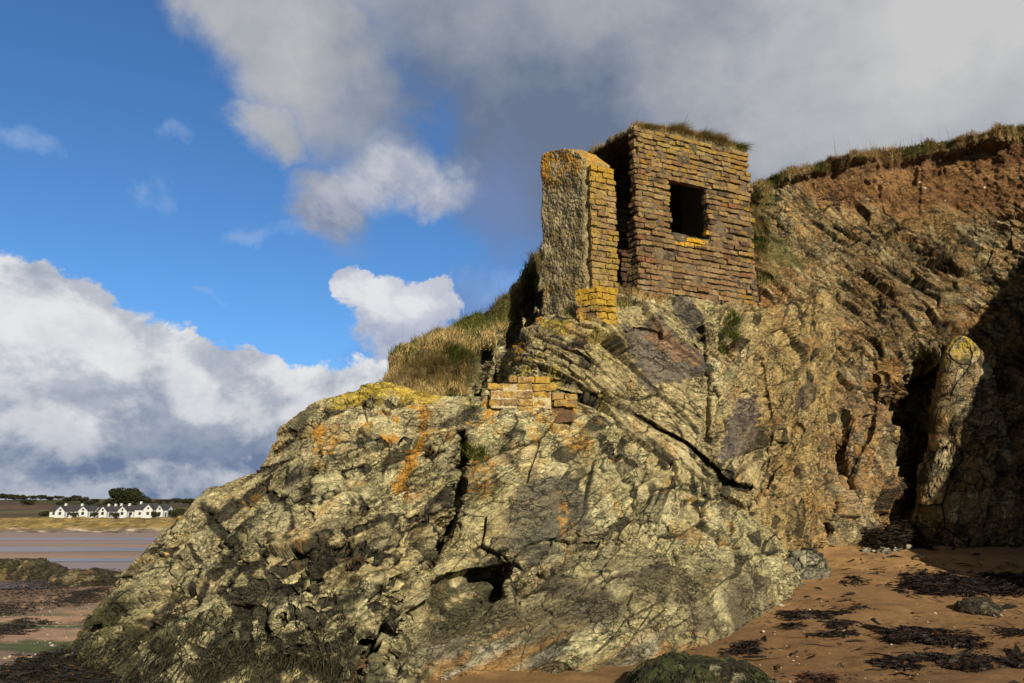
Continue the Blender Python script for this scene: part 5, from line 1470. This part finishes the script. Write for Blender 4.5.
DARKG = [(0.022, 0.030, 0.012), (0.030, 0.036, 0.016), (0.018, 0.022, 0.010)]
for px_, top_, wpx, sd, lab in ((116, 488, 31, 600, 'broad dark tree behind the white houses, left half of the pair'), (137, 487.5, 29, 601, 'broad dark tree behind the white houses, right half of the pair')):
    D = 352; zb_ = hillz(np.array([gpx(px_, D)]), np.array([D]))[0]
    h_ = zpx(top_, D) - zb_
    t = make_tree('tree', h_, wpx * D / FPX * 1.05, sd, 9000, 0.32, h_ * 0.12, DARKG, (gpx(px_, D), D, zb_))
    tag(t, lab, 'tree', 'dark trees behind the houses')
proto = []
for k in range(3):
    proto.append(make_tree('tree', 6.0, 9.5, 610 + k, 1800, 0.5, 0.5, [(0.035, 0.036, 0.02), (0.05, 0.045, 0.025), (0.028, 0.03, 0.016)], (0, 0, 0)))
tl = [(3, 660), (12, 640), (20, 655), (31, 640), (38, 660), (47, 620), (56, 640), (66, 600), (73, 620), (80, 590), (87, 560), (93, 580), (100, 470), (152, 520), (158, 560), (166, 600), (174, 610), (182, 580), (189, 560), (194, 600), (206, 620), (-8, 650), (26, 560), (60, 540)]
rt_ = np.random.default_rng(8)
for k, (px_, D) in enumerate(tl):
    xx = gpx(px_, D); loc = (xx, D, hillz(np.array([xx]), np.array([D]))[0])
    t = proto[k % 3] if k < 3 else copy_tree(proto[k % 3], loc)
    t.location = loc; t.rotation_euler = (0, 0, rt_.uniform(0, 6.28)); s_ = rt_.uniform(0.55, 1.15); t.scale = (s_ * 1.15, s_ * 1.15, s_ * 0.8)
    tag(t, 'small dark hedgerow tree on the far hillside', 'tree', 'hedgerow trees on the far hillside')

for k, (px_, py_, D, sc_k) in enumerate(((53, 517, 340, 0.5), (73, 517, 327, 0.33), (94.5, 517, 327, 0.36), (98, 517, 341, 0.55), (114.8, 517, 328, 0.34), (135, 517, 345, 0.6), (155.5, 517, 329, 0.42), (174, 517, 330, 0.5), (180, 517, 334, 0.6), (44, 517, 335, 0.45), (84, 517, 344, 0.5))):
    t = copy_tree(proto[k % 3], (gpx(px_, D), D, zpx(py_, D) - 0.3), k * 1.3, sc_k)
    tag(t, 'dark bush growing among the white cottages', 'bush', 'bushes among the cottages')

# ---- white cottages
M_WHITE = plain_material('white_render', (0.50, 0.52, 0.55), 0.8, 0.04, 2)
M_SLATE = plain_material('slate', (0.045, 0.045, 0.05), 0.6, 0.2, 3)
M_GLASS = plain_material('window_glass', (0.03, 0.035, 0.04), 0.1, 0.1, 2, 0, 0.5)
M_DOOR = plain_material('door_paint', (0.05, 0.06, 0.09), 0.5, 0.1, 2)
def boxm(name, x0, x1, y0, y1, z0, z1, mat, parent):
    V = [(x0, y0, z0), (x1, y0, z0), (x1, y1, z0), (x0, y1, z0), (x0, y0, z1), (x1, y0, z1), (x1, y1, z1), (x0, y1, z1)]
    F = [(0, 3, 2, 1), (4, 5, 6, 7), (0, 1, 5, 4), (1, 2, 6, 5), (2, 3, 7, 6), (3, 0, 4, 7)]
    return mesh_np(name, V, np.array(F), mat, parent, None, False)
def gable_block(x0, x1, y0, y1, z1, zr, axis):
    """walls with gables (ridge along axis 'x' or 'y')"""
    if axis == 'x':
        ym = (y0 + y1) / 2
        V = [(x0, y0, -0.8), (x1, y0, -0.8), (x1, y1, -0.8), (x0, y1, -0.8), (x0, y0, z1), (x1, y0, z1), (x1, y1, z1), (x0, y1, z1), (x0, ym, zr), (x1, ym, zr)]
        F4 = [(0, 1, 5, 4), (2, 3, 7, 6), (4, 5, 9, 8), (6, 7, 8, 9), (1, 2, 6, 5), (3, 0, 4, 7)]; F3 = [(5, 6, 9), (7, 4, 8)]
    else:
        xm = (x0 + x1) / 2
        V = [(x0, y0, -0.8), (x1, y0, -0.8), (x1, y1, -0.8), (x0, y1, -0.8), (x0, y0, z1), (x1, y0, z1), (x1, y1, z1), (x0, y1, z1), (xm, y0, zr), (xm, y1, zr)]
        F4 = [(1, 2, 6, 5), (3, 0, 4, 7), (5, 6, 9, 8), (7, 4, 8, 9), (0, 1, 5, 4), (2, 3, 7, 6)]; F3 = [(4, 5, 8), (6, 7, 9)]
    return np.array(V, float), F4, F3
def roof_planes(x0, x1, y0, y1, z1, zr, axis, ov=0.3, th=0.18):
    Vs = []; Fs = []
    def slab(a, b, c_, d_):
        o_ = len(Vs)
        for p_ in (a, b, c_, d_): Vs.append(np.array(p_) + np.array([0, 0, 0.03]))
        for p_ in (a, b, c_, d_): Vs.append(np.array(p_) + np.array([0, 0, 0.03 + th]))
        for f in ((0, 3, 2, 1), (4, 5, 6, 7), (0, 1, 5, 4), (1, 2, 6, 5), (2, 3, 7, 6), (3, 0, 4, 7)): Fs.append([i + o_ for i in f])
    if axis == 'x':
        ym = (y0 + y1) / 2; s = (zr - z1) / (ym - y0)
        slab((x0 - ov, y0 - ov, z1 - s * ov), (x1 + ov, y0 - ov, z1 - s * ov), (x1 + ov, ym, zr), (x0 - ov, ym, zr))
        slab((x1 + ov, y1 + ov, z1 - s * ov), (x0 - ov, y1 + ov, z1 - s * ov), (x0 - ov, ym + 0.004, zr), (x1 + ov, ym + 0.004, zr))
    else:
        xm = (x0 + x1) / 2; s = (zr - z1) / (xm - x0)
        slab((x0 - ov, y1, z1 - s * ov), (x0 - ov, y0 - ov, z1 - s * ov), (xm, y0 - ov, zr), (xm, y1, zr))
        slab((x1 + ov, y0 - ov, z1 - s * ov), (x1 + ov, y1, z1 - s * ov), (xm + 0.004, y1, zr), (xm + 0.004, y0 - ov, zr))
    return np.array(Vs), np.array(Fs)
def house(px0, px1, gab, ridge_py, eave_py, chims, lab, low_ext=None):
    D = 331.0; base = zpx(517.2, D)
    x0, x1 = gpx(px0, D), gpx(px1, D); xc = (x0 + x1) / 2
    h = empty('white_house', (xc, D, base)); tag(h, lab, 'house', 'white cottages in a row behind the dune')
    a, b = x0 - xc, x1 - xc; z1 = zpx(eave_py, D) - base; zr = zpx(ridge_py, D) - base
    g0, g1 = gpx(gab[0], D) - xc, gpx(gab[1], D) - xc
    v1, f4, f3 = gable_block(a, b, 0, 6, z1, zr, 'x'); v2, g4, g3 = gable_block(g0, g1, -1.6, 2.9, z1 * 1.02, zr * 0.93, 'y')
    mesh_np('wall', np.concatenate([v1, v2]), [np.array(f4), np.array(f3), np.array(g4) + len(v1), np.array(g3) + len(v1)], M_WHITE, h, None, False)
    r1_, rf1 = roof_planes(a, b, 0, 6, z1, zr, 'x'); r2_, rf2 = roof_planes(g0, g1, -1.6, 2.9, z1 * 1.02, zr * 0.93, 'y', 0.2, 0.14)
    rf = mesh_np('roof', np.concatenate([r1_, r2_]), np.concatenate([rf1, rf2 + len(r1_)]), M_SLATE, h, None, False)
    for cx in chims:
        xx = gpx(cx, D) - xc
        boxm('chimney', xx - 0.4, xx + 0.4, 2.6, 3.4, zr - 0.4, zr + 0.9, M_WHITE, rf)
    gm = (g0 + g1) / 2
    boxm('window', gm - 0.55, gm + 0.55, -1.66, -1.58, 0.9, 2.1, M_GLASS, h)
    boxm('window', gm - 0.4, gm + 0.4, -1.66, -1.58, z1 + 0.1, z1 + 0.9, M_GLASS, h)
    for xx in ((a + g0) / 2, (g1 + b) / 2):
        if min(abs(xx - a), abs(b - xx)) > 0.9: boxm('window', xx - 0.5, xx + 0.5, -0.06, 0.02, 0.9, 2.0, M_GLASS, h)
    boxm('door', g1 + 0.15, min(g1 + 1.0, b - 0.1), -0.06, 0.02, 0, 2.0, M_DOOR, h)
    if low_ext:
        e0, e1 = gpx(low_ext[0], D) - xc, gpx(low_ext[1], D) - xc
        boxm('porch', e0, e1, 0.6, 4, -0.8, z1 * 0.72, M_WHITE, h)
    return h
house(49, 72, (57, 66), 505.6, 511.2, (60.5,), 'leftmost white cottage of the row, dark roof and one small front gable')
house(73.5, 93, (79.5, 89), 505.8, 511.0, (77,), 'second white cottage from the left in the row behind the dune')
house(96.5, 114.5, (100, 108), 506.0, 511.2, (104, 111), 'third white cottage from the left, with two chimneys')
house(115.5, 133, (119, 128), 505.6, 511.0, (116.8, 125), 'fourth white cottage from the left, chimney at its left end')
house(134, 154, (144.5, 153.6), 503.6, 509.5, (136.5,), 'tallest white cottage of the row, with a broad gable at its right end')
house(157, 166.5, (157.2, 164), 504.8, 510, (), 'rightmost white cottage, standing apart with a low white porch', (166.6, 171.5))

# ------------------------------------------------------------------ sun and sky
S = SUN_V
sd_ = bpy.data.lights.new('sun', 'SUN'); sd_.energy = 5.0; sd_.angle = math.radians(0.53); sd_.color = (1.0, 0.87, 0.64)
so = bpy.data.objects.new('sun', sd_); COL.objects.link(so)
so.rotation_euler = Vector(S).to_track_quat('Z', 'Y').to_euler()

world = bpy.data.worlds.new('World'); scene.world = world; world.use_nodes = True
nt = world.node_tree; nt.nodes.clear(); q = NB(nt)
out = q.n('ShaderNodeOutputWorld'); bg = q.n('ShaderNodeBackground'); nt.links.new(bg.outputs[0], out.inputs[0])
sky = q.n('ShaderNodeTexSky', sky_type='NISHITA')
sky.sun_disc = False; sky.sun_elevation = math.radians(SUN_EL)
sky.sun_rotation = math.atan2(S[0], S[1])
sky.air_density = 1.0; sky.dust_density = 0.3; sky.ozone_density = 2.5
bg.inputs['Strength'].default_value = 0.085

gen = q.n('ShaderNodeTexCoord').outputs['Generated']
sx = q.n('ShaderNodeSeparateXYZ'); nt.links.new(gen, sx.inputs[0])
az = q.m('ARCTAN2', sx.outputs[0], sx.outputs[1]); el = q.m('ARCSINE', sx.outputs[2])
cx = q.n('ShaderNodeCombineXYZ'); nt.links.new(az, cx.inputs[0]); nt.links.new(el, cx.inputs[1])
ae = cx.outputs[0]                                   # azimuth and elevation in radians
wn = q.n('ShaderNodeTexNoise'); nt.links.new(ae, wn.inputs['Vector'])
for k_, v_ in (('Scale', 7.0), ('Detail', 9.0), ('Roughness', 0.62), ('Distortion', 0.2)): wn.inputs[k_].default_value = v_
aew = q.v('ADD', ae, q.v('MULTIPLY', q.v('SUBTRACT', wn.outputs[1], (0.5, 0.5, 0.5)), (0.17, 0.13, 0.0)))
def azel(px, py):
    d_ = unproj(px, py, 1.0) - CAM; d_ /= np.linalg.norm(d_)
    return math.atan2(d_[0], d_[1]), math.asin(d_[2])
def blob(px, py, rx, ry, rot=0.0, soft=1.0):
    a, e = azel(px, py)
    mp = q.n('ShaderNodeMapping', vector_type='TEXTURE')
    mp.inputs['Location'].default_value = (a, e, 0); mp.inputs['Rotation'].default_value = (0, 0, math.radians(rot)); mp.inputs['Scale'].default_value = (rx / FPX, ry / FPX, 1)
    nt.links.new(aew, mp.inputs['Vector'])
    return q.rng(q.v('LENGTH', mp.outputs[0]), 1 + soft * 0.5, 1 - soft * 0.5 if soft < 2 else 0)
def union(lst):
    r_ = lst[0]
    for b_ in lst[1:]: r_ = q.m('MAXIMUM', r_, b_)
    return r_
def fb(scale, detail=7, rough=0.58, off=(0, 0, 0), stretch=(1, 1.25, 1)):
    mp = q.n('ShaderNodeMapping'); mp.inputs['Location'].default_value = off; mp.inputs['Scale'].default_value = stretch
    nt.links.new(ae, mp.inputs['Vector'])
    return q.noise(mp.outputs[0], scale, detail, rough, 0.15)
EXPO = 0.32
K = bg.inputs['Strength'].default_value
def lin(r, g, b):
    f = lambda c: ((c / 255 + 0.055) / 1.055) ** 2.4 if c > 10 else c / 255 / 12.92
    return tuple(f(c) / K * SKY_EXPO for c in (r, g, b))
SKY_EXPO = 2 ** -EXPO
big = fb(4.2, 9, 0.60, (3.1, 1.7, 0))
big2 = fb(4.2, 9, 0.60, (3.1 - 0.03, 1.7 - 0.045, 0))      # same field a step towards the sun: lit sides and grey sides
fine = fb(17, 6, 0.62, (7.7, 2.2, 0))
lit = q.rng(q.m('SUBTRACT', big, big2), -0.07, 0.07)
col = sky.outputs[0]
tint = q.mix(1.0, col, (0.52, 0.85, 1.18), 'MULTIPLY')
col = tint
def layer(col, mask, colr, k=0.9, lo=0.42, hi=0.62, noise=big):
    d_ = q.m('ADD', mask, q.m('MULTIPLY', q.m('SUBTRACT', noise, 0.5), k))
    dens = q.rng(d_, lo, hi)
    return q.mix(dens, col, colr), d_
# thin wisps
w_mask = union([blob(28, 136, 34, 16, 0, 1.8), blob(176, 147, 32, 16, 10, 1.8), blob(160, 190, 32, 22, -25, 1.8), blob(222, 300, 30, 10, -15, 1.8), blob(265, 228, 60, 16, 10, 1.9), blob(490, 290, 70, 30, 20, 1.9)])
col, _ = layer(col, q.m('MULTIPLY', w_mask, 0.85), q.mix(0.42, tint, lin(200, 212, 232)), 0.9, 0.55, 1.25, fine)
# big grey deck at the top right
deck = union([blob(760, -60, 640, 190, -6, 0.9), blob(980, 60, 420, 190, 0, 0.9), blob(560, 130, 140, 120, 20, 1.3), blob(300, 40, 170, 75, -30, 1.2), blob(280, 118, 50, 26, 0, 1.6), blob(330, 200, 55, 40, -30, 1.7), blob(650, 210, 140, 110, 0, 1.2), blob(820, 150, 200, 90, 0, 1.2)])
dk = union([q.m('MULTIPLY', blob(560, 150, 190, 120, 0, 1.9), 1.0), q.m('MULTIPLY', blob(800, 130, 170, 80, 0, 1.9), 0.55), q.m('MULTIPLY', blob(640, 260, 200, 100, 0, 1.9), 1.0)])
br = union([blob(980, 30, 330, 120, 0, 1.9), q.m('MULTIPLY', blob(230, 50, 150, 90, -20, 1.9), 0.6), q.m('MULTIPLY', blob(700, 10, 260, 60, 0, 1.9), 0.5)])
shade = q.m('ADD', q.m('SUBTRACT', q.m('MULTIPLY', br, 0.75), q.m('MULTIPLY', dk, 0.6)), q.m('ADD', 0.36, q.m('MULTIPLY', q.m('SUBTRACT', fb(5, 8, 0.6, (1.2, 4.4, 0)), 0.5), 1.3)), clamp=True)
deck_c = q.mix(shade, lin(106, 120, 145), lin(200, 200, 200))
col, _ = layer(col, deck, deck_c, 0.95, 0.28, 0.98)
# paler puffs hanging under the deck
mid = union([blob(395, 172, 78, 40, 12, 1.5), blob(330, 205, 40, 40, -40, 1.6), blob(440, 190, 45, 30, 0, 1.6)])
mid_c = q.mix(q.m('MULTIPLY', q.m('ADD', lit, blob(405, 160, 70, 30, 0, 1.9)), 0.5), lin(128, 140, 168), lin(203, 205, 212))
col, _ = layer(col, q.m('MULTIPLY', mid, 0.95), mid_c, 1.0, 0.36, 1.0)
# grey-blue veil behind the ruin
col, _ = layer(col, q.m('MULTIPLY', union([blob(420, 375, 90, 40, 0, 1.8), blob(500, 215, 60, 90, 0, 1.8), blob(470, 320, 80, 60, 0, 1.8)]), 0.7), lin(112, 134, 178), 0.6, 0.30, 0.85)
# bright cumulus left of the bank
cu = union([blob(392, 305, 50, 36, 0, 0.9), blob(352, 280, 24, 22, 0, 1.0), blob(430, 300, 32, 24, 0, 1.0), blob(400, 340, 50, 40, 0, 1.3)])
cu_c = q.mix(q.m('MULTIPLY', q.m('ADD', q.m('MULTIPLY', lit, 0.6), q.m('MULTIPLY', blob(392, 288, 70, 46, 0, 1.7), 0.9)), 0.75, clamp=True), lin(140, 152, 185), lin(226, 227, 230))
col, _ = layer(col, cu, cu_c, 0.8, 0.40, 0.68, q.m('ADD', q.m('MULTIPLY', big, 0.55), q.m('MULTIPLY', fine, 0.45)))
# cumulus bank over the horizon at the left
bank = union([blob(-20, 432, 250, 148, -12, 0.5), blob(40, 334, 110, 60, -10, 0.7), blob(140, 384, 130, 60, -20, 0.7), blob(250, 410, 130, 50, -12, 0.7), blob(330, 430, 120, 60, 0, 0.8), blob(130, 470, 480, 62, 0, 0.6)])
vert = q.rng(el, azel(100, 500)[1], azel(100, 340)[1])
b_sh = q.m('ADD', q.m('MULTIPLY', vert, 0.5), q.m('ADD', q.m('MULTIPLY', lit, 0.46), q.m('MULTIPLY', q.m('SUBTRACT', fine, 0.5), 0.9)), clamp=True)
b_c = q.mix(b_sh, lin(108, 126, 157), lin(228, 229, 231))
col, _ = layer(col, bank, b_c, 0.66, 0.40, 0.60, q.m('ADD', q.m('MULTIPLY', big, 0.6), q.m('MULTIPLY', fine, 0.4)))
# unseen grey cloud added overhead and behind the viewer to cut the sky fill
over = q.m('MAXIMUM', q.rng(el, 0.80, 1.15), q.m('MULTIPLY', q.rng(sx.outputs[1], 0.15, -0.35), q.rng(el, 0.0, 0.12)))
over_c = q.mix(q.rng(fb(3.0, 6, 0.55, (9, 2, 0)), 0.35, 0.7), lin(84, 84, 88), lin(128, 126, 124))
nz3 = q.noise(gen, 3.0, 6, 0.55)
col = q.mix(q.m('MULTIPLY', over, q.rng(nz3, 0.30, 0.42, 0.75, 1.0)), col, over_c)
nt.links.new(col, bg.inputs[0])
try:
    world.cycles.sampling_method = 'MANUAL'; world.cycles.sample_map_resolution = 512
except Exception: pass

vs = scene.view_settings
vs.view_transform = 'Standard'; vs.look = 'None'; vs.exposure = EXPO; vs.gamma = 1.0; vs.use_curve_mapping = False
scene.cycles.max_bounces = 4; scene.cycles.diffuse_bounces = 2; scene.cycles.glossy_bounces = 2
scene.render.film_transparent = False
